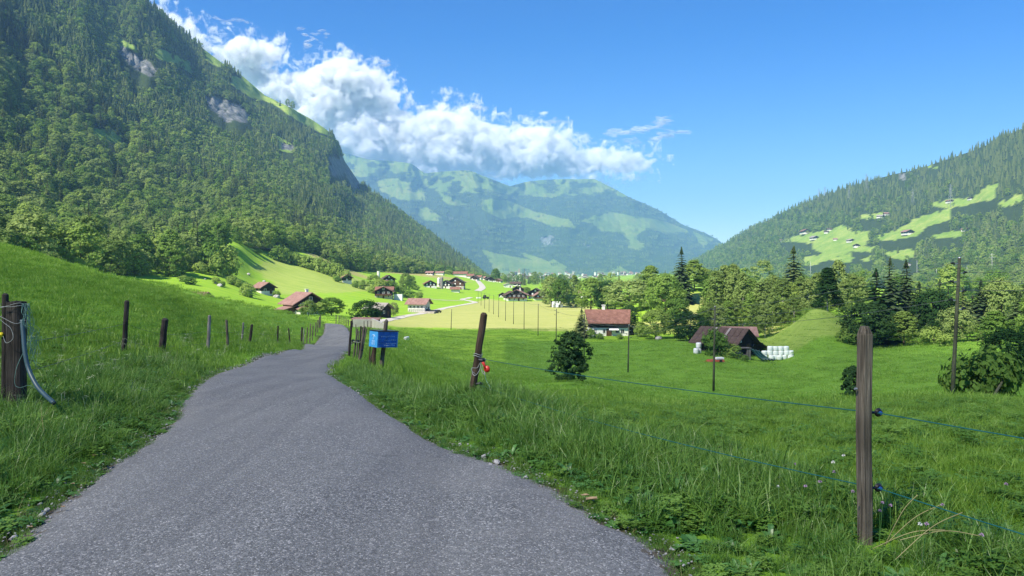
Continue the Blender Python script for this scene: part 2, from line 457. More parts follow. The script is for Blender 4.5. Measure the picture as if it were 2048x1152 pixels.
# ------------------------------------------------------------------ the lie of the land
# (column, row, distance) of ground seen in the photograph; rows give the height through the distance
GV = [
 # left meadow, its crest and the dip behind it
 (0,815,7.9),(0,578,20),(0,515,33),(0,492,45),(150,560,30),(150,537,50),(200,553,52),(330,712,16),(330,600,30),(330,572,58),
 (417,700,25),(417,620,42),(454,690,26),(500,694,25),(500,655,40),(500,610,66),(577,697,33),(577,673,48),(577,628,75),(640,697,42),(650,693,49),(690,700,40),(672,672,66),(640,646,82),
 # road
 (370,785,10.8),(440,743,15),(502,723,20.5),(549,712,26),(596,701,38),(627,690,55),(703,690,55),(650,657.5,74),(700,657,74),(675,649,82),
 (667,742,18),(690,707,27),(681,764,13.5),(721,784,11),
 # right verge and meadow
 (718,725,24),(745,738,18.5),(943,795,9.5),(740,690,50),(745,664,90),(740,656.5,112),(740,652,150),(740,645,200),(740,640,250),
 (850,728,50),(850,709,100),(850,692,150),(850,657,245),(1000,804,20),(1000,779,50),(1000,743,100),(1000,700,165),(1000,658,245),(1142,762,60),
 (1427,782,88),(1427,812,47),(1255,745,126),(1112,690,191),(1240,669,226),(1340,690,175),(1450,711,150),(1560,722,152),
 (1430,725,132),(1907,830,47),(1907,775,68),(1800,748,90),(1880,705,115),(1705,812,50),(1680,735,110),(2048,782,60),(2048,740,100),
 # knoll and river woods
 (1540,697,176),(1580,700,165),(1545,706,164),(1592,662,178),(1625,632,178),(1690,652,176),(1620,697,150),(1625,640,205),(1750,690,155),(1390,600,300),(1350,650,250),(1430,640,262),
 (1500,655,222),(1800,640,220),(2000,640,200),(1900,690,135),(2020,770,75),(2048,602,500),(1600,590,600),(1800,600,600),(1400,592,500),
 # valley floor and the slope with houses
 (660,632,200),(610,630,230),(340,552,300),(350,592,205),(480,492,420),(500,540,400),(500,600,280),(560,520,480),(620,505,620),(528,586,330),
 (700,548,580),(700,590,400),(780,546,720),(780,598,420),(850,562,700),(900,549,950),(905,590,560),(980,563,1100),(1000,590,600),
 (945,607,440),(800,635,300),(870,620,370),(1035,602,480),(1110,615,393),(1150,612,410),(1080,590,620),(1200,592,600),
 (1000,562,1700),(1150,563,1700),(1300,562,1700),(1450,561,1700),(1700,574,1200),(2000,590,900),
 (1000,556,3200),(1150,556,3200),(1320,548,2900),(1450,556,3200),
]
GP = [(u, CAMZ + (HV - v) / F * D, D) for u, v, D in GV]
for u in range(-900, 3200, 300):                       # flat around the camera
    for D in (0.8, 1.6, 3.0): GP.append((u, 0.0, D))
for u in (-900, -450): 
    for D, z in ((8, 0.7), (20, 2.6), (45, 6.5), (80, 8), (140, 6), (250, 4), (500, 20), (1000, 30), (3000, 0), (10000, -20)): GP.append((u, z, D))
for u in (2450, 2900):
    for D, z in ((5, -0.1), (10, -1.2), (20, -3.3), (47, -8), (100, -11.5), (250, -14), (600, -16), (1500, -12), (3000, 0), (10000, -20)): GP.append((u, z, D))
for u, v0 in ((0, 0), (300, 0), (600, 0)):
    for D, z in ((5.0, 0.02), (800, 0), (2000, -17), (10000, -25)): GP.append((u, z, D))
for u in (0, 150): 
    for D, z in ((62, 2.0), (90, -1.0), (120, -3.5), (200, -1.0)): GP.append((u, z, D))
for u, D, z in ((330, 85, -3), (330, 130, -7), (500, 95, -5), (500, 150, -9), (577, 110, -6.5), (577, 170, -10), (640, 115, -8), (690, 110, -7.0)): GP.append((u, z, D))
for u in (900, 1300, 1700, 2048):
    for D, z in ((5.0, 0.04), (8.0, -0.12), (13.0, -0.75), (22.0, -2.4)): GP.append((u, z, D))
GP += [(1300, -8.6, 60), (1700, -5.3, 35), (1300, -4.0, 32), (2048, -5.4, 35)]
for u in (800, 1100, 1400, 1700, 2048): GP.append((u, -22.0, 10000))
GP = np.array(GP, float)

KU, KD = 1 / 330.0, 1.25
_cx, _cy = GP[:, 0] * KU, np.log(GP[:, 2]) * KD
def _tps(r2): return 0.5 * r2 * np.log(r2 + 1e-9)
_n = len(GP)
_A = np.zeros((_n + 3, _n + 3))
_A[:_n, :_n] = _tps((_cx[:, None] - _cx) ** 2 + (_cy[:, None] - _cy) ** 2)
_A[:_n, :_n] += np.eye(_n) * 0.002
_A[:_n, _n] = 1; _A[:_n, _n + 1] = _cx; _A[:_n, _n + 2] = _cy
_A[_n:, :_n] = _A[:_n, _n:].T
_w = np.linalg.solve(_A, np.concatenate([GP[:, 1], np.zeros(3)]))

def H(x, y):
    """height of the ground at (x, y)"""
    x = np.atleast_1d(np.asarray(x, float)); y = np.atleast_1d(np.asarray(y, float))
    yy = np.maximum(y, 0.9)
    u = np.clip(CX + F * x / yy, -900, 2950)
    a, b = u * KU, np.log(yy) * KD
    out = np.zeros(len(a))
    for i in range(0, len(a), 20000):
        aa, bb = a[i:i + 20000, None], b[i:i + 20000, None]
        out[i:i + 20000] = _tps((aa - _cx) ** 2 + (bb - _cy) ** 2) @ _w[:_n] + _w[_n] + _w[_n + 1] * aa[:, 0] + _w[_n + 2] * bb[:, 0]
    nearby = np.clip((y - 0.9) / 3.0, 0, 1)
    rdx = np.maximum(road_x(y, -1) - x, x - road_x(y, 1)) if 'RR' in globals() else 99 + 0 * x
    bump_ = fbm(x / 14.0, y / 14.0, 5, 4) * 0.30 * np.clip((y - 12) / 40, 0, 1) * np.where(y < 100, np.clip((rdx - 1.5) / 8, 0, 1), 1)
    knl = 1.9 * np.exp(-((x - 72) / 15.0) ** 2 - ((y - 178) / 15.0) ** 2) + 4.5 * np.exp(-((x - 78) / 17.0) ** 2 - ((y - 305) / 24.0) ** 2)
    return out * nearby + bump_ + knl
def H1(x, y): return float(H([x], [y])[0])
def GPT(u, D):
    """the ground point in photo column u at distance D"""
    x = (u - CX) / F * D
    return Vector((x, D, H1(x, D)))
def vrow(x, y, z): return HV - (z - CAMZ) * F / y

# road: edges (column, distance) from near to far
ROAD_L = [(-2.98, 1.0), (-2.98, 3.9), (-3.12, 4.7), (-3.36, 5.9), (-3.58, 7.2), (-3.98, 8.6), (-4.77, 10.8), (-5.95, 15), (-7.25, 20.5), (-8.4, 26), (-10.9, 38), (-12.9, 46), (-14.8, 55), (-16.9, 66), (-18.75, 74), (-21.0, 83), (-24.3, 96)]
ROAD_R = [(0.95, 1.0), (0.95, 3.9), (0.62, 4.6), (0.20, 5.5), (-0.27, 6.5), (-0.93, 7.9), (-1.85, 10.0), (-3.05, 13.5), (-4.4, 18.0), (-6.15, 27), (-8.27, 38), (-9.98, 46), (-11.9, 55), (-14.3, 66), (-16.4, 74), (-18.9, 83), (-22.0, 97)]
def resample(pts, n):
    p = np.array(pts, float)
    # Catmull-Rom through the points
    out = []
    for i in range(len(p) - 1):
        p0, p1, p2, p3 = p[max(i - 1, 0)], p[i], p[i + 1], p[min(i + 2, len(p) - 1)]
        for t in np.linspace(0, 1, n, endpoint=False):
            out.append(0.5 * ((2 * p1) + (-p0 + p2) * t + (2 * p0 - 5 * p1 + 4 * p2 - p3) * t * t + (-p0 + 3 * p1 - 3 * p2 + p3) * t ** 3))
    out.append(p[-1])
    return np.array(out)
RL, RR = resample(ROAD_L, 14), resample(ROAD_R, 14)
def road_x(y, side):
    e = RL if side < 0 else RR
    return np.interp(y, e[:, 1], e[:, 0])
def on_road(x, y, m=0.0):
    return (x > road_x(y, -1) - m) & (x < road_x(y, 1) + m) & (y < 97)

# ground sheet: a fan of rows, finer near the eye, out to the far mountains
us = np.arange(-900, 2951, 11.0)
Ds = 0.9 * 1.0225 ** np.arange(0, 420)
Ds = Ds[Ds < 10300]
UU, DD = np.meshgrid(us, Ds)
GX = (UU - CX) / F * DD
GY = DD.copy()
GZ = H(GX.ravel(), GY.ravel()).reshape(GX.shape)
rd = on_road(GX, GY, 0.0)
GZ = np.where(rd, GZ - 0.05, GZ + 0.012 * fbm(GX * 3, GY * 3, 9, 3))
VV = vrow(GX, GY, GZ)
def soft(mask): return mask.astype(float)
pn = fbm(GX / 12, GY / 12, 31, 3) * 3
mown = inpoly(UU, VV + pn * 0.5, [(690, 641), (770, 637), (880, 620), (945, 606), (975, 598), (1010, 603), (1150, 604), (1200, 620), (1210, 640), (1195, 658), (1175, 662), (1000, 659), (800, 654.5), (745, 648)]) & (GY > 150) & (GY < 700)
mown |= inpoly(UU, VV, [(1340, 600), (1400, 585), (1440, 600), (1440, 650), (1340, 655)]) & (GY > 230) & (GY < 320)
mown |= inpoly(UU, VV, [(1240, 640), (1620, 640), (1620, 668), (1480, 668), (1240, 668)]) & (GY > 190) & (GY < 260)
mown |= inpoly(UU, VV, [(1825, 550), (1855, 553), (1855, 570), (1825, 565)]) & (GY > 500)
lush = ((UU < 1010) & (GY > 120)) | ((GY > 330) & (UU < 2100)) | ((GY > 205) & (UU > 1010))
tanm = inpoly(UU, VV + pn * 0.4, [(610, 503), (640, 510), (700, 538), (745, 556), (750, 562), (735, 558), (690, 545), (640, 522), (600, 500)]) & (GY > 350)
tanm |= inpoly(UU, VV, [(770, 541), (860, 547), (905, 556), (950, 566), (905, 561), (850, 553), (770, 545)]) & (GY > 500)
yel = inpoly(UU, VV + pn, [(548, 515), (600, 512), (660, 535), (742, 566), (745, 583), (560, 588), (540, 560), (500, 535)]) & (GY > 250)
soilm = (on_road(GX, GY, 0.08) | rd).astype(float)
knoll = np.exp(-(((GX - 70) / 16) ** 2 + ((GY - 172) / 18) ** 2))
mownf = mown.astype(float)
mownf = np.maximum(mownf, yel * 0.55)
mownf = np.maximum(mownf, 0.35 * (knoll > 0.35))
ridx = grid_quads(*GX.shape)
gme = fastmesh('meadow_ground', np.stack([GX, GY, GZ], -1).reshape(-1, 3), ridx, M['ground'], True,
               {'mown': mownf, 'lush': soft(lush), 'tan': soft(tanm), 'soil': soilm})
tag(link(bpy.data.objects.new('ground', gme)), kind='structure')
# the ground behind and beside the photographer
bk = MB()
xs = [-0.9 * 1.35 - 0.02 - k for k in (400, 200, 60, 20, 6, 2, 0)] + [1.3 + k for k in (2, 6, 20, 60, 200, 400)]
nb = 24
bx = np.linspace(-500, 500, 60); by = np.concatenate([np.linspace(-300, -10, 14), np.linspace(-8, 0.9, 8)])
BX, BY = np.meshgrid(bx, by)
BZ = np.where(np.abs(BX) > 3, -0.004 * np.abs(BX), 0) + 0.3 * fbm(BX / 40, BY / 40, 3, 3) * (np.abs(BY - 0.9) > 12) - 0.03
bme = fastmesh('back_ground', np.stack([BX, BY, BZ], -1).reshape(-1, 3), grid_quads(*BX.shape), M['ground'], True,
               {'mown': BX.ravel() * 0, 'lush': BX.ravel() * 0, 'tan': BX.ravel() * 0, 'soil': BX.ravel() * 0})
tag(link(bpy.data.objects.new('field', bme)), kind='structure')

# road surface
ncr = 15
tt = np.linspace(0, 1, ncr)
n_ = len(RL)
RX = RL[:, :1] * (1 - tt) + RR[:, :1] * tt
RY = RL[:, 1:] * (1 - tt) + RR[:, 1:] * tt
wob = fbm(RY * 1.3, RX * 0 + 3, 7, 4)
RX[:, 0] += 0.10 * wob[:, 0]; RX[:, -1] += 0.10 * wob[:, -1]
RZ = H(RX.ravel(), RY.ravel()).reshape(RX.shape)
RZ = RZ + 0.03 + 0.025 * np.sin(np.pi * tt)[None, :] ** 1.0
RZ[:, 0] -= 0.06; RZ[:, -1] -= 0.06
back = np.array([[-2.74, -60.0], [-2.74, -20.0], [-2.74, -5.0]])
bxr = -2.98 * (1 - tt)[None, :] + 0.95 * tt[None, :] + np.zeros((3, 1))
byr = np.array([-60, -20, -3.0])[:, None] + np.zeros((1, ncr))
RX = np.vstack([bxr, RX]); RY = np.vstack([byr, RY]); RZ = np.vstack([np.zeros((3, ncr)) + 0.03, RZ])
edge = np.abs(tt - 0.5) * 2
edge = np.broadcast_to(edge, RX.shape)
rme = fastmesh('road', np.stack([RX, RY, RZ], -1).reshape(-1, 3), grid_quads(*RX.shape)[:, ::-1][:, ::-1], M['asphalt'], True, {'edge': edge})
tag(link(bpy.data.objects.new('road', rme)), kind='structure')

def strip(name, pts, width, mat, lift=0.12, kind='structure'):
    """a track laid on the ground: pts are (column, distance)"""
    p3 = [GPT(u, D) for u, D in pts]
    pp = resample([(q.x, q.y) for q in p3], 8)
    V, Q = [], []
    for i in range(len(pp)):
        d = pp[min(i + 1, len(pp) - 1)] - pp[max(i - 1, 0)]
        nrm = np.array([-d[1], d[0]]) / (np.linalg.norm(d) + 1e-9)
        for k in (-1, -0.5, 0, 0.5, 1):
            q = pp[i] + nrm * width / 2 * k
            V.append((q[0], q[1], H1(q[0], q[1]) + lift - (0.1 if abs(k) == 1 else 0)))
    me = fastmesh(name, V, grid_quads(len(pp), 5), mat, True)
    return tag(link(bpy.data.objects.new(name, me)), kind=kind)
strip('gravel_path', [(728, 215), (765, 262), (800, 300), (850, 345), (890, 388), (930, 425), (947, 445), (950, 462), (938, 480), (925, 500), (935, 520), (941, 540)], 3.8, M['gravel'], 0.2)
strip('lane', [(850, 470), (890, 474), (925, 478)], 3.0, M['gravel'], 0.25)
strip('field_path', [(955, 640), (965, 700), (958, 800), (950, 900)], 6.0, M['gravel'], 0.3)

# ------------------------------------------------------------------ mountains
def slope_sheet(name, cols, du, ns, p, ribs, mat, meadow_polys, rock_polys, seed, extra=None, back_drop=0.5, meadow_fn=None):
    cols = np.array(cols, float)
    u = np.arange(cols[0, 0], cols[-1, 0] + 0.1, du)
    vb, Db, vt, Dt = [np.interp(u, cols[:, 0], cols[:, k]) for k in (1, 2, 3, 4)]
    k = np.ones(5) / 5
    s = np.linspace(0, 1, ns)[:, None]
    # jagged ridge line
    vt = vt + fbm(u / 35.0, u * 0, seed, 4) * 1.8
    U = np.broadcast_to(u, (ns, len(u)))
    V = vb + (vt - vb) * s
    D = Db + (Dt - Db) * s ** p
    rib = fbm(U / 70.0 + s * 0.8, s * 2.0 + 0 * U, seed + 3, 5) + 0.5 * (1 - 2 * np.abs(fbm(U / 120.0 - s, s * 1.5 + 0 * U, seed + 8, 4)))
    D = D * (1 + ribs * rib * (0.25 + 0.75 * s))
    rock = np.zeros(U.shape)
    rw_, rw2 = fbm(U / 9, V / 9, seed + 61, 4) * 7, fbm(U / 9, V / 9, seed + 62, 4) * 7
    for pl in rock_polys: rock = np.maximum(rock, inpoly(U + rw_, V + rw2, pl))
    cl = fbm(U / 7.0, V / 14.0, seed + 21, 4)
    D = D * (1 + rock * (0.016 * cl + 0.016 * np.abs(fbm(U / 3.5, V / 22.0, seed + 22, 3)) + 0.006))
    mead = np.zeros(U.shape)
    wv = fbm(U / 12.0, V / 12.0, seed + 5, 4) * 7 + fbm(U / 4.0, V / 4.0, seed + 6, 2) * 3
    for pl in meadow_polys:
        mead = np.maximum(mead, inpoly(U + wv, V + wv * 0.5, pl))
        if name == 'left_mountain': mead = np.maximum(mead, inpoly(U + wv, V - 10 + wv * 0.5, pl))
    if meadow_fn is not None: mead = np.maximum(mead, meadow_fn(U, V))
    X = (U - CX) / F * D; Z = CAMZ + (HV - V) / F * D; Y = D
    # far side of the ridge
    nb = 6
    fb = np.linspace(1 / nb, 1, nb)[:, None]
    Xb = X[-1] * (1 + 0.25 * fb); Yb = Y[-1] * (1 + 0.25 * fb)
    Zb = Z[-1] - np.maximum(Z[-1] + 20, 0) * fb * back_drop - 5
    XX, YY, ZZ = np.vstack([X, Xb]), np.vstack([Y, Yb]), np.vstack([Z, Zb])
    zb = np.zeros((nb, len(u)))
    me = fastmesh(name, np.stack([XX, YY, ZZ], -1).reshape(-1, 3), grid_quads(*XX.shape), mat, True,
                  {'meadow': np.vstack([mead, zb]), 'rock': np.vstack([rock, zb])})
    tag(link(bpy.data.objects.new(name, me)), kind='structure')
    return dict(U=U, V=V, X=X, Y=Y, Z=Z, mead=mead, rock=rock, polys=list(meadow_polys) + list(rock_polys))

L_MEAD = [[(229,73),(255,83),(284,104),(281,110),(250,93)], [(309,94),(351,109),(383,126),(388,141),(360,122),(312,105)],
          [(410,99),(448,120),(445,128),(410,111)],
          [(463,126),(500,150),(531,175),(556,196),(592,206),(620,221),(658,252),(659,261),(640,256),(590,228),(545,197),(500,184),(462,160),(461,150),(480,155),(505,165),(480,140)],
          [(184,257),(240,264),(240,276),(190,268)], [(556,272),(587,290),(580,297),(556,290)], [(498,205),(512,203),(514,210)]]
L_ROCK = [[(227,86),(285,110),(314,140),(306,156),(264,134),(238,106)], [(410,190),(451,192),(488,214),(510,242),(470,243),(447,238),(415,210)],
          [(655,310),(691,308),(704,330),(722,372),(704,376),(690,350),(660,350)], [(560,285),(590,292),(588,303),(565,298)]]
LM = slope_sheet('left_mountain', [
    (-900,520,240,-520,900), (-600,510,220,-420,1000), (-200,540,190,-290,1150), (0,560,190,-190,1300), (150,568,220,-90,1450), (300,566,275,10,1600), (350,552,305,52,1700),
    (400,535,340,92,1800), (440,505,385,122,1850), (480,493,425,148,1900), (530,497,480,190,1950), (560,500,520,206,2000), (590,508,560,219,2050), (625,512,600,240,2100), (660,528,600,264,2150),
    (675,535,600,290,2180), (690,541,620,323,2200), (720,546,660,368,2250), (850,556,860,462,2400), (940,562,1150,530,2500), (985,566,1400,563,2550), (1040,569,1800,569,2650)],
    5.0, 150, 0.85, 0.085, M['mountain'], L_MEAD, L_ROCK, 41)
R_MEAD = [[(1559,484),(1594,471),(1637,464),(1662,459),(1682,451),(1703,457),(1703,464),(1736,462),(1736,478),(1728,492),(1754,494),(1744,505),(1705,503),(1668,517),(1625,498),(1625,486),(1602,486)],
          [(1754,471),(1793,461),(1832,437),(1898,416),(1898,439),(1871,447),(1850,460),(1832,470),(1793,480),(1754,480)],
          [(1605,515),(1648,505),(1695,505),(1666,519),(1629,529),(1609,531)], [(1770,502),(1832,498),(1828,515),(1801,519),(1771,511)],
          [(1855,410),(1895,398),(1941,398),(1974,372),(1997,365),(1994,398),(1941,408),(1898,417)], [(1997,405),(2048,385),(2048,400),(2007,415)],
          [(1666,518),(1703,505),(1703,525),(1668,522)], [(1725,521),(1750,509),(1738,527)], [(1867,470),(1905,462),(1930,462),(1925,474),(1870,477)],
          [(1722,430),(1770,424),(1776,430),(1740,438),(1722,438)], [(1855,333),(1878,331),(1876,337),(1856,338)]]
RM = slope_sheet('right_mountain', [
    (1340,556,3300,548,3600), (1370,556,3200,532,3600), (1400,558,2900,514,3500), (1440,560,2600,492,3300), (1500,562,2200,459,3100), (1560,565,1800,428,2900),
    (1640,568,1500,394,2700), (1740,571,1250,362,2500), (1840,576,1050,336,2300), (1950,583,900,300,2100), (2048,592,780,256,1950), (2400,600,600,90,1700), (2950,600,480,-120,1400)],
    6.0, 120, 0.9, 0.05, M['mountain'], R_MEAD, [[(1795,345),(1812,348),(1812,360),(1800,358)]], 77)
F_MEAD = [[(838,417),(860,417),(878,432),(876,443),(845,440),(838,430)],
          [(962,398),(1016,401),(1061,419),(1097,430),(1137,439),(1151,455),(1101,452),(1054,434),(1000,437),(964,419)],
          [(1155,441),(1224,425),(1278,434),(1330,442),(1372,459),(1380,465),(1330,466),(1290,455),(1270,475),(1285,490),(1265,497),(1258,480),(1240,465),(1200,462),(1190,448)],
          [(1385,462),(1400,468),(1430,479),(1405,495),(1395,480)], [(770,385),(800,375),(850,392),(850,402),(800,400)], [(880,385),(905,395),(940,412),(900,412),(882,398)],
          [(965,500),(1000,508),(1040,515),(1090,525),(1110,520),(1130,532),(1130,545),(1180,552),(1180,560),(960,560),(990,548),(975,515)],
          [(1040,505),(1070,512),(1100,524),(1080,526),(1050,514)], [(1195,540),(1215,545),(1240,532),(1262,545),(1290,556),(1200,556)],
          [(1250,481),(1290,487),(1285,500),(1262,503)]]
def alp(U, V):
    n = fbm(U / 24, V / 10, 91, 5)
    line = 392 + 8 * n
    top = (V < line) & (n > np.where(U < 860, 0.0, -0.16))
    top &= ~inpoly(U, V, [(925,388),(990,384),(1075,400),(1060,412),(960,402),(930,398)])
    top &= ~inpoly(U, V, [(1070,398),(1150,392),(1215,400),(1250,425),(1170,432),(1080,415)])
    return top.astype(float)
FM = slope_sheet('far_mountain', [
    (560,556,5200,305,8000), (640,556,5200,305,8000), (700,556,5200,309,8000), (740,556,5200,320,8000), (790,556,5200,323,8000), (822,556,5200,326,7700), (850,556,5200,346,7600), (880,556,5200,343,7400),
    (905,556,5200,342,7200), (940,556,5200,340,7000), (985,556,5200,360,6900), (1020,556,5200,373,7400), (1050,556,5200,364,8000), (1090,556,5200,360,8000), (1130,556,5200,358,8000), (1190,556,5200,357,8000),
    (1215,556,5200,372,8000), (1260,556,5200,394,8000), (1320,556,5200,422,8000), (1370,556,5200,451,8000), (1410,556,5200,465,8000), (1435,556,5200,480,8000), (1480,556,5200,510,8000), (1560,556,5200,530,8000)],
    2.5, 190, 0.75, 0.085, M['far_mountain'], F_MEAD, [[(1080,480),(1100,470),(1118,478),(1108,492),(1090,490)], [(974,462),(984,458),(980,478)], [(892,425),(905,432),(905,440),(898,438)], [(1170,485),(1180,490),(1178,498),(1172,495)]], 123, back_drop=0.3, meadow_fn=alp)

# ------------------------------------------------------------------ trees
def leaf_quads(cent, nrm, size, up=None, aspect=1.0):
    """one folded-diamond leaf clump per centre; returns V,Q"""
    n = len(cent)
    nrm = nrm / (np.linalg.norm(nrm, axis=1, keepdims=True) + 1e-9)
    a = np.cross(nrm, rng.normal(size=(n, 3))); a /= np.linalg.norm(a, axis=1, keepdims=True) + 1e-9
    b = np.cross(nrm, a)
    s = (size * rng.uniform(0.6, 1.3, n))[:, None]
    V = np.stack([cent - a * s, cent - b * s * 0.62 * aspect + nrm * s * 0.15, cent + a * s, cent + b * s * 0.62 * aspect + nrm * s * 0.15], 1)
    V += rng.normal(size=V.shape) * 0.12 * s[:, None, :]
    Q = np.arange(n * 4).reshape(n, 4)
    return V.reshape(-1, 3), Q

def crown_round(H_, W_, z0, ncl, nleaf, leaf, seed, shape='round', clr=0.16, ragged=0.25):
    """leaf clusters spread over a crown; leaves look outward"""
    r = np.random.default_rng(seed)
    z = r.uniform(0, 1, ncl) ** 0.85
    ang = r.uniform(0, 2 * np.pi, ncl)
    if shape == 'round': prof = np.sqrt(np.clip(1 - (2 * z - 0.9) ** 2 / 1.25, 0.02, 1))
    elif shape == 'tall': prof = np.sqrt(np.clip(1 - (2 * z - 0.75) ** 2 / 1.6, 0.02, 1)) * (1 - 0.35 * z)
    elif shape == 'cone': prof = np.clip(1.02 - z, 0.03, 1) ** 0.8
    else: prof = np.clip(1 - np.abs(z - 0.45) * 1.3, 0.1, 1)
    lob = 1 + ragged * np.sin(ang * 3 + seed) * np.cos(z * 7 + seed) + ragged * r.uniform(-1, 0.7, ncl)
    rad = W_ / 2 * prof * lob * r.uniform(0.45, 1.0, ncl) ** 0.5
    cc = np.stack([np.cos(ang) * rad, np.sin(ang) * rad, z0 + z * (H_ - z0)], 1)
    mid = np.array([0, 0, z0 + (H_ - z0) * 0.4])
    out = cc - mid
    out /= np.linalg.norm(out, axis=1, keepdims=True) + 1e-9
    cr = W_ * clr * r.uniform(0.6, 1.2, ncl)
    d = r.normal(size=(ncl, nleaf, 3))
    d /= np.linalg.norm(d, axis=2, keepdims=True)
    d[..., 2] = np.abs(d[..., 2]) * 0.4 + d[..., 2] * 0.6
    pos = cc[:, None] + d * cr[:, None, None] * r.uniform(0.7, 1.05, (ncl, nleaf, 1)) * np.array([1, 1, 0.95])
    nr = d * 0.9 + out[:, None] * 0.9 + r.normal(size=d.shape) * 0.35
    return leaf_quads(pos.reshape(-1, 3), nr.reshape(-1, 3), leaf)

def spruce_crown(H_, W_, z0, levels, nbr, seed, droop=0.35, wide=1.0):
    r = np.random.default_rng(seed)
    VS = []
    for i in range(levels):
        t = i / (levels - 1)
        z = z0 + (H_ - z0) * t ** 0.92
        L = W_ / 2 * ((1 - t) ** 0.85) * (0.85 + 0.15 * (t < 0.9)) + 0.12
        nb = max(4, int(nbr * (0.55 + 0.45 * (1 - t))))
        for k in range(nb):
            a = 2 * np.pi * (k + r.uniform(-0.4, 0.4)) / nb + i * 0.7
            l = L * r.uniform(0.68, 1.12)
            d = np.array([np.cos(a), np.sin(a), 0]); sd = np.array([-np.sin(a), np.cos(a), 0])
            base = np.array([0, 0, z + r.uniform(-0.2, 0.2)])
            w = l * 0.26 * wide + 0.12
            up = (0.25 if t > 0.75 else -0.02)
            # three overlapping drooping cards per branch
            for (s0, s1, ww) in ((0.08, 0.5, 0.8), (0.35, 0.8, 1.0), (0.65, 1.05, 0.75)):
                z0_ = -droop * (s0 ** 1.5) * l + up * s0 * l
                z1_ = -droop * (s1 ** 1.5) * l + up * s1 * l - 0.10 * l
                tl = r.uniform(-0.35, 0.35)
                pa = base + d * l * s0 + np.array([0, 0, z0_]); pb = base + d * l * s1 + np.array([0, 0, z1_])
                wa, wb = w * ww, w * ww * 0.35
                VS.append([pa - sd * wa + [0, 0, -wa * (0.35 + tl)], pa + sd * wa + [0, 0, -wa * (0.35 - tl)],
                           pb + sd * wb + [0, 0, -0.1 * wa], pb - sd * wb + [0, 0, -0.1 * wa]])
    # leader
    for a in (0, 1.57):
        e = np.array([np.cos(a), np.sin(a), 0]) * W_ * 0.022
        top = np.array([0, 0, H_ * 1.03]); b0 = np.array([0, 0, H_ * 0.9])
        VS.append([b0 - e * 3, b0 + e * 3, top + e * 0.3, top - e * 0.3])
    V = np.array(VS).reshape(-1, 3)
    V += r.normal(size=V.shape) * 0.05 * W_ / 6
    return V, np.arange(len(V)).reshape(-1, 4)

def trunk_mb(H_, r0, seed, limbs=0, lean=0.0, z0=None, spread=1.5, seg=7):
    rr = random.Random(seed)
    m = MB()
    pts, rad = [], []
    for i in range(7):
        t = i / 6
        pts.append((lean * t * H_ + rr.uniform(-1, 1) * 0.012 * H_ * (t > 0), rr.uniform(-1, 1) * 0.012 * H_ * (t > 0), H_ * t - 0.3 * (i == 0)))
        rad.append(r0 * (1.25 if i == 0 else 1 - 0.8 * t))
    m.tube(pts, rad, seg)
    z0 = z0 if z0 is not None else H_ * 0.3
    for k in range(limbs):
        t = rr.uniform(z0 / H_, 0.85)
        a = rr.uniform(0, 6.28)
        p = Vector((lean * t * H_, 0, H_ * t))
        l = spread * (1 - t * 0.6)
        q = p + Vector((math.cos(a) * l, math.sin(a) * l, l * 0.8))
        mid = (p + q) / 2 + Vector((0, 0, -0.08 * l))
        m.tube([p, mid, q], [r0 * (1 - 0.75 * t) * 0.6, r0 * 0.3, r0 * 0.08], 5)
    return m

def far_spruce(seed):
    """a single low mesh: stacked ragged skirts on a stem; unit 20 m high"""
    r = np.random.default_rng(seed)
    vs, fs = [], []
    H_, lv, sg = 20.0, 7, 7
    for i in range(lv):
        t0 = i / lv; t1 = min(1.0, (i + 1.9) / lv)
        zb = 1.2 + (H_ - 1.2) * t0; zt = 1.2 + (H_ - 1.2) * t1
        R0 = 3.1 * (1 - t0) ** 0.9 + 0.15
        b = len(vs)
        off = r.uniform(0, 6)
        for k in range(sg * 2):
            a = np.pi * k / sg + off
            q = R0 * (1.0 if k % 2 else 0.55) * r.uniform(0.75, 1.2)
            vs.append((q * np.cos(a), q * np.sin(a), zb + r.uniform(-0.6, 0.4) - (0.5 if k % 2 else 0)))
        vs.append((r.uniform(-0.2, 0.2), r.uniform(-0.2, 0.2), zt))
        for k in range(sg * 2): fs.append((b + k, b + (k + 1) % (sg * 2), b + sg * 2))
    return np.array(vs), np.array(fs)

def obj_from(name, V, Q, mat, parent=None, linkit=True, smooth=False):
    o = bpy.data.objects.new(name, fastmesh(name, V, Q, mat, smooth))
    if parent is not None: o.parent = parent
    if linkit: link(o)
    return o

def joined(name, parts, mats):
    """parts = [(V,Q,matindex)] as one mesh of quads"""
    VV_, QQ_, MI_ = [], [], []
    b = 0
    for V, Q, mi in parts:
        Q = np.asarray(Q)
        if Q.shape[1] == 3: Q = np.concatenate([Q, Q[:, 2:3]], 1)
        VV_.append(np.asarray(V)); QQ_.append(Q + b); MI_.append(np.full(len(Q), mi)); b += len(V)
    return np.concatenate(VV_), np.concatenate(QQ_), np.concatenate(MI_)

def mb_np(m):
    """tube-only MB as quads (caps dropped)"""
    f = [q for q in m.f if len(q) == 4]
    return np.array(m.v), np.array(f)

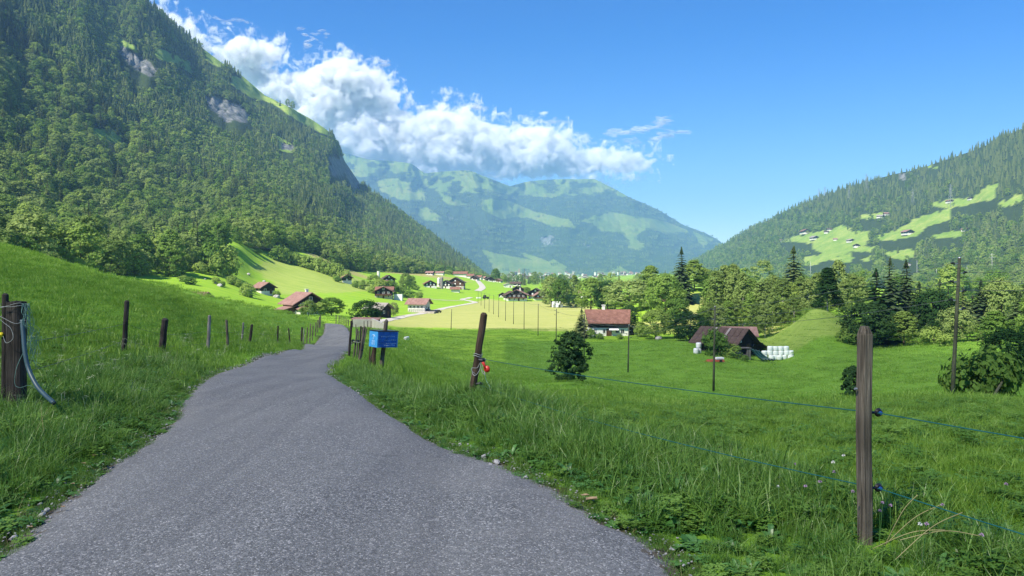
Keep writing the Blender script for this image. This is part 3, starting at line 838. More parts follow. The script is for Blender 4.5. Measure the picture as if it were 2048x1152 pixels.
# library of whole-tree meshes (crown and stem in one) for the forests; each about 20 m high
def lib_mesh(name, crown, trunk, cm, tm):
    tv, tq = mb_np(trunk)
    V, Q, mi = joined(name, [(crown[0], crown[1], 0), (tv, tq, 1)], None)
    return fastmesh(name, V, Q, [cm, tm], False, None, mi)
SPR = [lib_mesh('spruce_shape', spruce_crown(20, 6.2 + k * 0.5, 1.4, 22, 11, 100 + k, 0.32 + 0.05 * k), trunk_mb(19, 0.28, k), M['spruce'], M['bark']) for k in range(3)]
BRD = [lib_mesh('broadleaf_shape', crown_round(17 + k, 11.0 + (k % 2), 1.2, 110, 30, 0.46, 200 + k, 'round' if k != 2 else 'tall', 0.12, .18), trunk_mb(13, 0.3, 50 + k, 5), M['broad'] if k < 3 else M['broad_light'], M['bark']) for k in range(4)]
def rnd_far_broad(seed):
    return crown_round(15, 10.5, 1.0, 34, 13, 0.85, seed, 'round', 0.16)
FSP = []
for k in range(3):
    V, Q = far_spruce(300 + k)
    FSP.append(fastmesh('far_spruce_shape', V, Q, M['spruce'], False))
FBR = [fastmesh('far_broadleaf_shape', *rnd_far_broad(320 + k), [M['broad'], M['broad'], M['broad_light']][k], False) for k in range(3)]
# groves of a dozen trees, for slopes kilometres away
GRV = []
for k in range(3):
    parts, r = [], np.random.default_rng(500 + k)
    for j in range(16):
        V, Q = far_spruce(600 + k * 20 + j)
        keep = np.arange(len(Q))[::2]
        s = r.uniform(0.7, 1.25)
        V = V * [s * 1.25, s * 1.25, s] + [r.uniform(-32, 32), r.uniform(-32, 32), -6]
        parts.append((V, Q, 0))
    V, Q, mi = joined('g', parts, None)
    GRV.append(fastmesh('grove_shape', V, Q, M['spruce'], False))

# ------------------------------------------------------------------ scattering of what nobody could count
def scatter(name, pts, sources, rot, scl, idx, kind='stuff', label=None, cat=None):
    """one object whose points carry instances of the source meshes"""
    n = len(pts)
    me = bpy.data.meshes.new(name)
    me.vertices.add(n)
    me.vertices.foreach_set('co', np.ascontiguousarray(pts, np.float32).ravel())
    a = me.attributes.new('turn', 'FLOAT_VECTOR', 'POINT'); a.data.foreach_set('vector', np.ascontiguousarray(rot, np.float32).ravel())
    a = me.attributes.new('grow', 'FLOAT_VECTOR', 'POINT'); a.data.foreach_set('vector', np.ascontiguousarray(scl, np.float32).ravel())
    a = me.attributes.new('which', 'INT', 'POINT'); a.data.foreach_set('value', np.ascontiguousarray(idx, np.int32))
    o = link(bpy.data.objects.new(name, me))
    col = bpy.data.collections.new(name + '_shapes')
    for k, s in enumerate(sources):
        so = bpy.data.objects.new('%s_shape_%02d' % (name, k), s)
        col.objects.link(so)
    g = bpy.data.node_groups.new(name + '_nodes', 'GeometryNodeTree')
    g.interface.new_socket('Geometry', in_out='INPUT', socket_type='NodeSocketGeometry')
    g.interface.new_socket('Geometry', in_out='OUTPUT', socket_type='NodeSocketGeometry')
    gi = g.nodes.new('NodeGroupInput'); go = g.nodes.new('NodeGroupOutput')
    iop = g.nodes.new('GeometryNodeInstanceOnPoints')
    ci = g.nodes.new('GeometryNodeCollectionInfo')
    ci.inputs['Collection'].default_value = col
    ci.inputs['Separate Children'].default_value = True
    ci.inputs['Reset Children'].default_value = True
    iop.inputs['Pick Instance'].default_value = True
    def na(nm, dt):
        x = g.nodes.new('GeometryNodeInputNamedAttribute'); x.data_type = dt; x.inputs['Name'].default_value = nm
        return x.outputs['Attribute']
    g.links.new(gi.outputs[0], iop.inputs['Points'])
    g.links.new(ci.outputs[0], iop.inputs['Instance'])
    g.links.new(na('which', 'INT'), iop.inputs['Instance Index'])
    e2r = g.nodes.new('FunctionNodeEulerToRotation')
    g.links.new(na('turn', 'FLOAT_VECTOR'), e2r.inputs[0])
    g.links.new(e2r.outputs[0], iop.inputs['Rotation'])
    g.links.new(na('grow', 'FLOAT_VECTOR'), iop.inputs['Scale'])
    g.links.new(iop.outputs[0], go.inputs[0])
    md = o.modifiers.new('scatter', 'NODES'); md.node_group = g
    return tag(o, label, cat, None, kind)

def sheet_points(S, spacing, seed, cut=None):
    """random points on a slope sheet, about one per spacing^2 of ground, where it is wooded"""
    r = np.random.default_rng(seed)
    X, Y, Z = S['X'], S['Y'], S['Z']
    p = np.stack([X, Y, Z], -1)
    a = np.linalg.norm(np.cross(p[1:, :-1] - p[:-1, :-1], p[:-1, 1:] - p[:-1, :-1]), axis=-1)
    w = (a * 0.8 / spacing ** 2)
    n = np.floor(w + r.uniform(size=w.shape)).astype(int).ravel()
    cell = np.repeat(np.arange(n.size), n)
    i, j = np.unravel_index(cell, w.shape)
    fi, fj = r.uniform(size=len(i)), r.uniform(size=len(i))
    def L(Aa): return (Aa[i, j] * (1 - fi) + Aa[i + 1, j] * fi) * (1 - fj) + (Aa[i, j + 1] * (1 - fi) + Aa[i + 1, j + 1] * fi) * fj
    return np.stack([L(X), L(Y), L(Z)], -1), L(S['U']), L(S['V']), L(S['mead']), L(S['rock'])

def forest(S, name, spacing, seed, extra_keep=None, conifer_bias=0.0):
    pts, u, v, me_, ro = sheet_points(S, spacing, seed)
    r = np.random.default_rng(seed + 1)
    keep = ~((me_ > 0.35) & (r.uniform(size=len(u)) > 0.07 + 0.10 * (fbm(u / 9, v / 9, 17, 2) > .35))) & ~((ro > 0.3) & (r.uniform(size=len(u)) > 0.14))
    # a tree below a cliff or a clearing must not hide it: keep a narrow belt clear
    for k_ in (0.3, 0.6, 0.9, 1.2, 1.5):
        up_ = v - k_ * 22 / pts[:, 1] * F
        for pl in S['polys']:
            keep &= ~(inpoly(u, up_, pl) & (r.uniform(size=len(u)) > 0.14))
    clump = fbm(pts[:, 0] / 45, pts[:, 1] / 45, seed + 9, 3)
    keep &= r.uniform(size=len(u)) < np.clip(0.97 + clump * 0.3, 0.55, 1)
    return pts[keep], u[keep], v[keep]

pL, uL, vL = forest(LM, 'left', 8.2, 900)
pR, uR, vR = forest(RM, 'right', 11.5, 950)
inL = (uL > -250) & (vL > -140)
pL, uL, vL = pL[inL], uL[inL], vL[inL]
inR = uR < 2350
pR, uR, vR = pR[inR], uR[inR], vR[inR]

def make_forest(pts, u, v, side, n_single, seed):
    r = np.random.default_rng(seed)
    n = len(pts)
    D = pts[:, 1]
    if side == 'L':
        # broadleaf below, spruce above, in drifts
        cf = fbm(u / 60, v / 45, 71, 4)
        elev = np.clip((300 - v) / 300, -1, 1) * 0.55 + np.clip((u - 350) / 400, -0.4, 0.5) * 0.3
        con = cf * 1.1 + elev + r.normal(size=n) * 0.42 > 0.08
    else:
        cf = fbm(u / 70, v / 40, 72, 4)
        con = cf * 0.8 + (430 - v) / 160 + r.normal(size=n) * 0.25 > 0.0
    hs = np.where(con, r.uniform(0.6, 1.25, n), r.uniform(0.55, 1.1, n)) * (1 + 0.2 * cf)
    ws = hs * np.where(con, r.uniform(1.0, 1.45, n), r.uniform(0.95, 1.3, n))
    rot = np.stack([r.normal(size=n) * 0.03, r.normal(size=n) * 0.03, r.uniform(0, 6.28, n)], 1)
    scl = np.stack([ws, ws, hs], 1)
    pts = pts - [0, 0, 0.8]
    singles = []
    vis = (u > 5) & (u < 2040) & (v > 120)
    if side == 'L': vis &= v < np.interp(u, [0, 150, 330, 480, 1000], [540, 560, 585, 560, 590])
    big = hs * 20 / D
    order = np.argsort(-np.where(vis, big, 0))
    used = np.zeros(n, bool)
    for isc, nm in ((True, 'spruce'), (False, 'broadleaf')):
        sel = [i for i in order[:6000] if con[i] == isc][:n_single]
        for i in sel:
            used[i] = True
            singles.append((nm, pts[i], rot[i], scl[i], D[i]))
    rest = ~used
    near = D < (1050 if side == 'L' else 1100)
    which = np.where(con, np.where(near, r.integers(0, 3, n), 7 + r.integers(0, 3, n)), np.where(near, 3 + r.integers(0, 4, n), 10 + r.integers(0, 3, n)))
    nm = 'forest' if side == 'L' else 'woods'
    scatter(nm, pts[rest], SPR + BRD + FSP + FBR, rot[rest], scl[rest], which[rest], 'stuff')
    return singles
sing = make_forest(pL, uL, vL, 'L', 235, 33)
make_forest(pR, uR, vR, 'R', 0, 34)
for k, (nm, p, ro, sc, D) in enumerate(sing):
    me = (SPR if nm == 'spruce' else BRD)[k % (3 if nm == 'spruce' else 4)]
    o = link(bpy.data.objects.new(nm + '_tree', me))
    o.location = p; o.rotation_euler = ro; o.scale = sc
    if nm == 'spruce': tag(o, 'dark spruce among many alike in the forest at the foot of the left mountain', 'tree', 'spruces of the forest below the left mountain')
    else: tag(o, 'rounded green broadleaf tree, one of many alike in the forest below the left mountain', 'tree', 'broadleaf trees of the forest below the left mountain')

# wooded parts of the far mountain
pF, uF, vF, mF, rF = sheet_points(FM, 62.0, 970)
alf = alp(uF, vF)
k_ = (np.maximum(mF, alf) < 0.4) & (rF < 0.3) & (uF > 660) & (fbm(uF / 16, vF / 9, 990, 3) > -0.55) & (vF > 352)
k_ |= (fbm(uF / 9, vF / 5, 991, 2) > 0.52) & (vF > 380) & (uF > 700)
pF = pF[k_]
r_ = np.random.default_rng(5)
n = len(pF)
scatter('far_woods', pF, GRV, np.stack([np.zeros(n), np.zeros(n), r_.uniform(0, 6.28, n)], 1), np.ones((n, 3)) * r_.uniform(0.8, 1.25, (n, 1)), r_.integers(0, 3, n), 'stuff')
print('forest', len(pL), 'right', len(pR), 'groves', len(pF))

# ------------------------------------------------------------------ the valley's own trees
LIB = {}
def tree_shapes(kind, seed):
    """crown and stem meshes of a nominal tree, kept per kind and variant (crown 1 high, 1 wide units are scaled later)"""
    key = (kind, seed)
    if key in LIB: return LIB[key]
    if kind == 'spruce':
        c = spruce_crown(20, 8.0, 1.5, 26, 12, seed + 1, 0.34); t = trunk_mb(19.5, 0.3, seed); cm, tm = M['spruce'], M['bark']; W0, H0 = 8.0, 20.0
    elif kind == 'darkspruce':
        c = spruce_crown(20, 9.0, 0.6, 24, 12, seed + 3, 0.3); t = trunk_mb(19.5, 0.3, seed); cm, tm = M['broad_dark'], M['bark']; W0, H0 = 9.0, 20.0
    elif kind == 'round':
        c = crown_round(15, 13, 1.8, 150, 36, 0.40, seed + 5, 'round', 0.12, .18); t = trunk_mb(11, 0.35, seed, 7, 0, 3.0, 4.5); cm, tm = M['broad'], M['bark']; W0, H0 = 13.0, 15.0
    elif kind == 'lightround':
        c = crown_round(15, 13, 1.6, 150, 32, 0.40, seed + 7, 'round', 0.12, 0.25); t = trunk_mb(11, 0.35, seed, 9, 0, 2.5, 5.0); cm, tm = M['broad_light'], M['bark']; W0, H0 = 13.0, 15.0
    elif kind == 'darkround':
        c = crown_round(15, 14, 1.4, 150, 36, 0.40, seed + 9, 'round', 0.12, .18); t = trunk_mb(11, 0.4, seed, 7, 0, 2.5, 4.5); cm, tm = M['broad_dark'], M['bark']; W0, H0 = 14.0, 15.0
    elif kind == 'birch':
        c = crown_round(20, 8.5, 3.0, 170, 30, 0.34, seed + 11, 'tall', 0.13, 0.3); t = trunk_mb(18, 0.17, seed, 6, 0, 6, 2.4); cm, tm = M['broad_light'], M['birch']; W0, H0 = 8.5, 20.0
    elif kind == 'talldark':
        c = crown_round(20, 9.5, 2.0, 190, 32, 0.38, seed + 13, 'cone', 0.13, 0.2); t = trunk_mb(17, 0.2, seed, 6, 0, 2, 2.4); cm, tm = M['broad_dark'], M['birch']; W0, H0 = 9.5, 20.0
    elif kind == 'tall':
        c = crown_round(20, 9.5, 2.2, 180, 32, 0.38, seed + 15, 'tall', 0.13, 0.25); t = trunk_mb(17, 0.25, seed, 7, 0, 3, 3.0); cm, tm = M['broad'], M['bark']; W0, H0 = 9.5, 20.0
    elif kind == 'bush':
        c = crown_round(4, 5, 0.05, 46, 26, 0.30, seed + 17, 'round', 0.2, 0.2); t = trunk_mb(2.4, 0.08, seed, 4, 0, 0.4, 1.2); cm, tm = M['broad'], M['bark']; W0, H0 = 5.0, 4.0
    cme = fastmesh('crown', c[0], c[1], cm)
    tme = t.mesh('trunk', tm)
    LIB[key] = (cme, tme, W0, H0)
    return LIB[key]

def plant(name, kind, u, vb, vt, D, wpx, label, cat='tree', group=None, seed=0, lean=0.0):
    """a tree whose foot stands on the ground at (u, D); its top is at row vt and its crown wpx wide in the photograph"""
    p = GPT(u, D)
    vfoot = vrow(p.x, p.y, p.z)
    h = (vfoot - vt) / F * D
    if kind == 'bush' and vb: h = (vb - vt) / F * D * 1.15
    w = wpx / F * D * (1.45 if 'spruce' in kind else 1.12)
    cme, tme, W0, H0 = tree_shapes(kind, seed)
    root = empty(name, p, random.uniform(0, 6.28), label, cat, group)
    root.scale = (w / W0, w / W0, h / H0)
    if lean: root.rotation_euler = (0, lean, 0)
    c = link(bpy.data.objects.new('crown', cme)); c.parent = root
    t = link(bpy.data.objects.new('trunk', tme)); t.parent = root
    return root

GB = 'birches and aspens in the belt behind the barn'
GS = 'spruces at the river belt on the right'
GH = 'bushes of the hedgerow on the left meadow'
TREES = [
 # name, kind, u, vbase, vtop, D, width, label, cat, group, seed
 ('broadleaf_tree','lightround',1102,615,556,400,38,'left one of two tall leafy trees beside the heap of white bales','tree',None,0),
 ('broadleaf_tree','round',1122,615,560,392,34,'right one of two tall leafy trees beside the heap of white bales','tree',None,1),
 ('poplar_tree','birch',1148,620,552,420,24,'slim pale grey green tree behind the white bales','tree',None,2),
 ('broadleaf_tree','darkround',1146,620,588,386,26,'small dark rounded tree at the far right end of the yellow field','tree',None,0),
 ('broadleaf_tree','round',1182,640,560,330,58,'green tree directly behind the left half of the red roofed farmhouse','tree',None,1),
 ('broadleaf_tree','darkround',1215,640,566,318,50,'darker green tree behind the chimney of the red roofed farmhouse','tree',None,1),
 ('willow_tree','lightround',1258,645,563,300,92,'wide light green willow with pale branches behind the farmhouse','tree',None,1),
 ('broadleaf_tree','tall',1300,645,534,310,50,'tall pointed green tree rising right of the light green willow','tree',None,0),
 ('broadleaf_tree','round',1330,665,552,262,72,'large green tree at the left of the tall spruce, its crown reaching the meadow','tree',None,2),
 ('broadleaf_tree','round',1352,668,600,240,52,'medium green tree standing before the yellow slope','tree',None,0),
 ('spruce_tree','spruce',1363,640,497,285,46,'tall dark slender spruce rising highest in the middle of the tree belt','tree',None,0),
 ('broadleaf_tree','tall',1388,620,522,300,48,'olive green tree touching the right side of the slender spruce','tree',None,1),
 ('broadleaf_tree','tall',1408,620,538,305,38,'green tree above the yellow slope, right of the slender spruce','tree',None,2),
 ('broadleaf_tree','round',1312,676,622,206,56,'small rounded tree beside a grey boulder, right of the farmhouse','tree',None,1),
 ('broadleaf_tree','darkround',1380,683,628,196,70,'wide dark green tree standing alone in the meadow left of the barn','tree',None,2),
 ('spruce_tree','spruce',1163,668,618,216,32,'short spruce at the left gable of the red roofed farmhouse','tree',None,1),
 ('broadleaf_tree','darkround',1258,668,612,238,36,'dark tree behind the right gable of the red roofed farmhouse','tree',None,0),
 ('spruce_tree','spruce',1587,640,494,285,64,'broad spruce standing tallest behind the birches','tree',None,2),
 ('aspen_tree','talldark',1655,660,538,179,56,'dark narrow tree on the grassy knoll, casting its shade on it','tree',None,0),
 ('birch_tree','birch',1677,650,524,215,44,'light birch behind the dark narrow tree on the knoll','tree',GB,0),
 ('birch_tree','birch',1703,650,548,222,40,'pale birch between the knoll and the dark spruces','tree',GB,1),
 ('birch_tree','birch',1722,650,556,230,36,'thin pale birch close to the left side of the dark spruces','tree',GB,2),
 ('spruce_tree','darkspruce',1752,700,540,158,84,'dark broad spruce at the left end of the dark clump on the right','tree',None,1),
 ('spruce_tree','spruce',1780,690,517,178,60,'tallest spruce of the dark clump on the right, olive at its top','tree',None,0),
 ('spruce_tree','spruce',1812,690,522,182,56,'second tall spruce of the dark clump, right of the tallest','tree',None,2),
 ('spruce_tree','spruce',1838,695,565,165,52,'lower spruce at the right end of the dark clump','tree',None,1),
 ('broadleaf_tree','darkround',1735,700,610,150,88,'dark leafy tree with low branches at the foot of the dark clump','tree',None,1),
 ('broadleaf_tree','tall',1808,705,625,148,58,'olive bushy tree at the edge of the meadow under the dark clump','tree',None,0),
 ('broadleaf_tree','darkround',1868,700,585,150,70,'dark green tree just left of the tall foreground pole','tree',None,0),
 ('spruce_tree','spruce',1880,690,560,175,46,'spruce top showing behind the dark tree left of the pole','tree',None,2),
 ('spruce_tree','spruce',1926,700,575,165,44,'sunlit spruce just right of the tall foreground pole','tree',None,0),
 ('broadleaf_tree','lightround',1912,705,618,140,54,'light green tree glowing in the sun behind the tall pole','tree',None,0),
 ('spruce_tree','spruce',1962,700,560,170,52,'sunlit spruce between the tall pole and the picture edge','tree',GS,1),
 ('broadleaf_tree','lightround',2004,705,560,168,64,'yellowish leafy tree near the right edge among sunlit spruces','tree',None,2),
 ('broadleaf_tree','tall',1990,720,625,128,54,'light green leafy tree low at the right, above the dark shrubs','tree',None,1),
 ('spruce_tree','spruce',2040,720,585,150,56,'spruce at the very right edge of the picture','tree',None,2),
 ('broadleaf_tree','round',2075,740,590,120,70,'leafy tree cut by the right edge of the picture','tree',None,0),
 ('broadleaf_tree','talldark',1972,800,706,68,60,'small dark tree behind the brown bush at the right','tree',None,0),
 ('broadleaf_tree','darkround',2012,790,662,84,74,'dark rounded tree at the right edge, above the leaning pole','tree',None,1),
 ('spruce_tree','darkspruce',2052,800,640,86,62,'dark spruce half cut by the right edge','tree',None,2),
 ('broadleaf_tree','round',663,634,597,205,46,'rounded tree at the end of the road right of the red roofed chalet','tree',None,1),
 ('broadleaf_tree','lightround',617,632,602,198,30,'small light green tree in front of the red roofed chalet','tree',None,1),
 ('broadleaf_tree','round',640,634,606,200,26,'small tree between the chalet and the rounded tree by the road','tree',None,0),
 ('plum_tree','darkround',732,645,603,165,58,'dark spreading fruit tree over the low shed beside the road','tree',None,1),
 ('fruit_tree','lightround',787,627,606,305,18,'small thin tree at the right end of the grey roofed barn','tree',None,0),
 ('broadleaf_tree','round',748,588,550,455,26,'tree in front of the stone chimney of the hillside farm','tree',None,0),
 ('broadleaf_tree','round',762,592,560,440,28,'left tree of the row above the orange roofed chalet','tree',None,1),
 ('broadleaf_tree','round',782,592,562,445,26,'right tree of the row above the orange roofed chalet','tree',None,2),
 ('broadleaf_tree','lightround',812,582,548,520,24,'pale tree on the slope above the white house','tree',None,0),
 ('broadleaf_tree','round',824,570,553,560,16,'small dark tree on the slope, right of the pale tree','tree',None,0),
 ('broadleaf_tree','round',898,570,540,900,16,'tree at the foot of the forest, right above the long red roof','tree',None,1),
 ('broadleaf_tree','lightround',706,543,533,640,17,'lone tree on the tan strip below the forest','tree',None,0),
 ('broadleaf_tree','lightround',1052,592,575,560,20,'bright leafy tree behind the large valley chalet','tree',None,2),
]
for (nm, kd, u, vb, vt, D, w, lab, cat, grp, sd) in TREES:
    plant(nm, kd, u, vb, vt, D, w, lab, cat, grp, sd)
ORD = 'one two three four five six seven eight nine ten eleven twelve thirteen fourteen fifteen sixteen seventeen eighteen nineteen twenty'.split()
for k, (u, vt, D, w) in enumerate([(1420,560,250,38),(1432,542,232,42),(1450,534,236,44),(1468,531,228,42),(1486,548,220,40),(1503,560,232,38),(1519,566,215,40),(1534,560,226,38),(1549,553,236,42),
                                   (1566,558,214,40),(1582,566,222,38),(1600,556,230,40),(1617,560,212,38),(1636,546,226,42),(1652,548,236,36),(1500,590,205,34),(1545,588,200,34),(1588,590,198,32),(1470,600,215,34),(1690,560,205,34)]):
    plant('birch_tree', 'birch' if k % 5 else 'tall', u, 0, vt, D, w, 'pale stemmed tree number %s from the left in the row behind the barn' % ORD[k], 'tree', GB, k % 4)
for k, (u, vt, D, w) in enumerate([(1895,600,185,40),(1945,590,190,44),(1985,575,195,46),(2022,572,188,48),(2066,560,190,50),(1850,590,195,40),(1940,640,150,36),(1975,650,140,38),(2030,640,140,46),(1835,600,178,36)]):
    plant('spruce_tree' if k % 2 else 'broadleaf_tree', 'spruce' if k % 2 else 'tall', u, 0, vt, D, w, ('near' if D < 160 else 'far') + ' green tree number %s filling the belt around the tall pole on the right' % ORD[k], 'tree', 'trees filling the belt on the right', k % 3)
for k, (u, vt, D, w) in enumerate([(1405,618,204,36),(1422,606,210,38),(1440,612,196,36),(1456,604,204,38),(1512,606,192,34),(1530,612,188,32),(1562,606,204,34),(1578,612,206,32),(1620,604,212,32),(1640,600,214,34)]):
    plant('birch_tree' if k % 3 else 'broadleaf_tree', 'birch' if k % 3 else 'tall', u, 0, vt, D, w, 'lower light green tree number %s from the left, right behind the barn and the knoll' % ORD[k], 'tree', GB, k % 3)
# background belts beyond the yellow field, towards the village
BT = []
r_ = random.Random(4)
for k in range(70):
    u = r_.uniform(985, 1120) if k < 34 else r_.uniform(1120, 1360)
    D = r_.uniform(900, 1500) if k < 34 else r_.uniform(560, 1300)
    if k < 34 and D < 1000 and u < 1040: D += 300
    BT.append((u, D, r_.uniform(12, 20)))
for k in range(26): BT.append((r_.uniform(1400, 2040), r_.uniform(340, 640), r_.uniform(13, 20)))
for k, (u, D, h) in enumerate(BT):
    p = GPT(u, D)
    me = BRD[k % 4] if r_.random() < 0.75 else SPR[k % 3]
    o = link(bpy.data.objects.new('broadleaf_tree' if me in BRD else 'spruce_tree', me))
    o.location = p; s = h / 18; o.scale = (s * r_.uniform(0.9, 1.3), s * 1.1, s); o.rotation_euler = (0, 0, r_.uniform(0, 6))
    tag(o, 'distant tree on the valley floor between the farms and the village', 'tree', 'distant trees on the valley floor')

# bushes
BUSH = [(352,545,528,300,26,'bush at the left end of the sunny slope below the forest'),(366,553,543,285,16,'low bush under the leftmost bush of the sunny slope'),(385,546,528,330,22,'round bush between the leftmost bush and the big clump'),
 (402,552,535,320,24,'dark round bush on the sunny slope below the big clump'),(425,560,512,330,44,'tall bush, left in the big clump at the forest foot'),(452,556,512,335,46,'tall bush, right in the big clump at the forest foot'),
 (435,555,522,325,30,'bush in the middle of the big clump at the forest foot'),(465,553,538,315,18,'bush overhanging the rocks below the big clump'),(478,557,545,315,16,'small bush right of the rocks on the slope'),
 (498,562,550,310,16,'small dark bush above the barn on the slope'),(432,566,555,300,14,'small bush left of the barn, on the grass'),(444,565,556,298,10,'tiny bush left of the barn beside a stone'),
 (495,603,582,290,25,'single round bush alone in the sunny meadow below the barn'),(380,572,561,280,22,'bush just above the pink roof behind the crest'),(553,569,558,325,14,'little bush growing on a boulder right of the barn'),
 (497,492,484,450,20,'bush on the forest foot at the top of the meadow'),(515,500,492,450,16,'bush at the top of the meadow, second from the forest corner'),
 (556,520,497,470,24,'leftmost bush of the hedgerow'),(572,523,500,475,22,'second bush of the hedgerow from the left'),(590,527,508,480,18,'third bush of the hedgerow, dark'),
 (606,532,514,480,22,'bush of the hedgerow below the tan strip'),(620,536,516,480,24,'full round bush of the hedgerow'),(636,545,522,480,22,'bush near the middle of the hedgerow'),(650,548,526,480,20,'lower bush near the middle of the hedgerow'),
 (664,551,528,478,22,'bush of the hedgerow right of the middle'),(678,556,532,475,22,'tall bush of the hedgerow near its right end'),(692,560,540,470,20,'last tall bush of the hedgerow'),(675,562,552,460,14,'low bush below the right end of the hedgerow'),
 (712,567,556,455,16,'low bush beyond the right end of the hedgerow'),(724,570,556,455,16,'bush left of the hillside farm'),(800,592,574,450,18,'bush right behind the orange roofed chalet'),(818,588,576,460,22,'dark bush above the white house'),
 (832,568,560,560,14,'low dark bush on the slope right of the pale tree'),(838,588,578,470,14,'small bush above the roof of the white house'),(1182,668,652,214,16,'yellow green garden bush in front of the farmhouse'),
 (1200,670,660,212,14,'low garden bush left of the farmhouse door'),(1285,672,650,215,26,'bright bush at the right end of the farmhouse'),(1240,671,663,211,12,'low garden bush before the awning'),
 (1430,716,676,147,48,'dark leafy bush hiding the left wall of the barn'),(1465,712,690,146,34,'bush with reddish flowers at the corner of the barn'),(1488,715,706,145,16,'clump of nettles left of the grey lean-to box'),
 (1905,830,775,52,26,'small dark bush at the foot of the tall pole'),(1935,832,752,50,74,'brownish bush right of the tall pole'),(1982,838,748,50,86,'green brown bush under the leaning pole'),
 (1700,700,676,150,40,'low bush at the left foot of the dark clump'),(1860,700,672,140,36,'low bush below the dark tree left of the pole'),(1890,705,685,132,30,'yellow green bush in the sun behind the pole'),
 (1530,700,688,165,26,'low bush behind the bales at the foot of the knoll'),(745,590,578,440,16,'small bush left of the orange roofed chalet'),(608,630,618,215,12,'garden bush at the left of the red roofed chalet')]
for k, (u, vb, vt, D, w, lab) in enumerate(BUSH):
    b = plant('bush', 'bush', u, vb, vt, D, w, lab, 'bush', GH if 'hedgerow' in lab else None, k % 4)

# near bushes with leaves one can see
def near_bush(u, D, vt, w, lab, seed, mat, leaf=0.075):
    p = GPT(u, D); h = (vrow(p.x, p.y, p.z) - vt) / F * D; W_ = w / F * D
    root = empty('bush', p, 0.3, lab, 'bush')
    V, Q = crown_round(h, W_, h * 0.02, 300, 26, leaf * .6, seed, 'round', 0.085, 0.42)
    c = obj_from('crown', V, Q, mat, root)
    trunk_mb(h * 0.7, 0.05, seed, 9, 0.03, 0.25, W_ * 0.4).build('trunk', M['bark'], root)
near_bush(1142, 60, 666, 72, 'dark leafy bush standing alone in the near meadow', 5, M['bush_near'], 0.16)
near_bush(1706, 50, 734, 40, 'dark slim bush partly hidden behind the near right fence post', 6, M['bush_near'], 0.12)

# ------------------------------------------------------------------ houses
def window(parent, x, y, z, w, h, side, frame=True, sub=True, mat=None):
    """side: unit normal in the house's own axes"""
    m = MB(); n = Vector(side)
    tx = Vector((-n.y, n.x, 0))
    rot = Matrix((tx, n, Vector((0, 0, 1)))).transposed()
    m.box((0, 0, 0), (w + 0.22, 0.08, h + 0.22), rot=rot)
    o = m.build('window', M['white_paint'] if frame else M['glass'], parent, Vector((x, y, z)) + n * 0.045)
    if sub:
        g = MB(); g.box((-w / 4 * 1.02 * tx.x, -w / 4 * 1.02 * tx.y, 0), (w / 2 - 0.05, 0.03, h), rot=rot); g.box((w / 4 * 1.02 * tx.x, w / 4 * 1.02 * tx.y, 0), (w / 2 - 0.05, 0.03, h), rot=rot)
        g.build('pane', M['glass'], o, n * 0.036)
    return o

def roof_mb(W, L, z, rise, over, overL, th=0.25, asym=0.0):
    m = MB()
    a = W / 2 + over
    k = rise / (W / 2)
    for s in (-1, 1):
        ze = z + rise - k * (a + (asym if s > 0 else 0)); xe = s * (a + (asym if s > 0 else 0))
        poly = [(s * -0.02, z + rise + 0.02), (xe, ze), (xe, ze + th), (s * -0.02, z + rise + 0.02 + th)]
        if s > 0: poly = poly[::-1]
        m.prism(poly, -L / 2 - overL, L / 2 + overL)
    return m

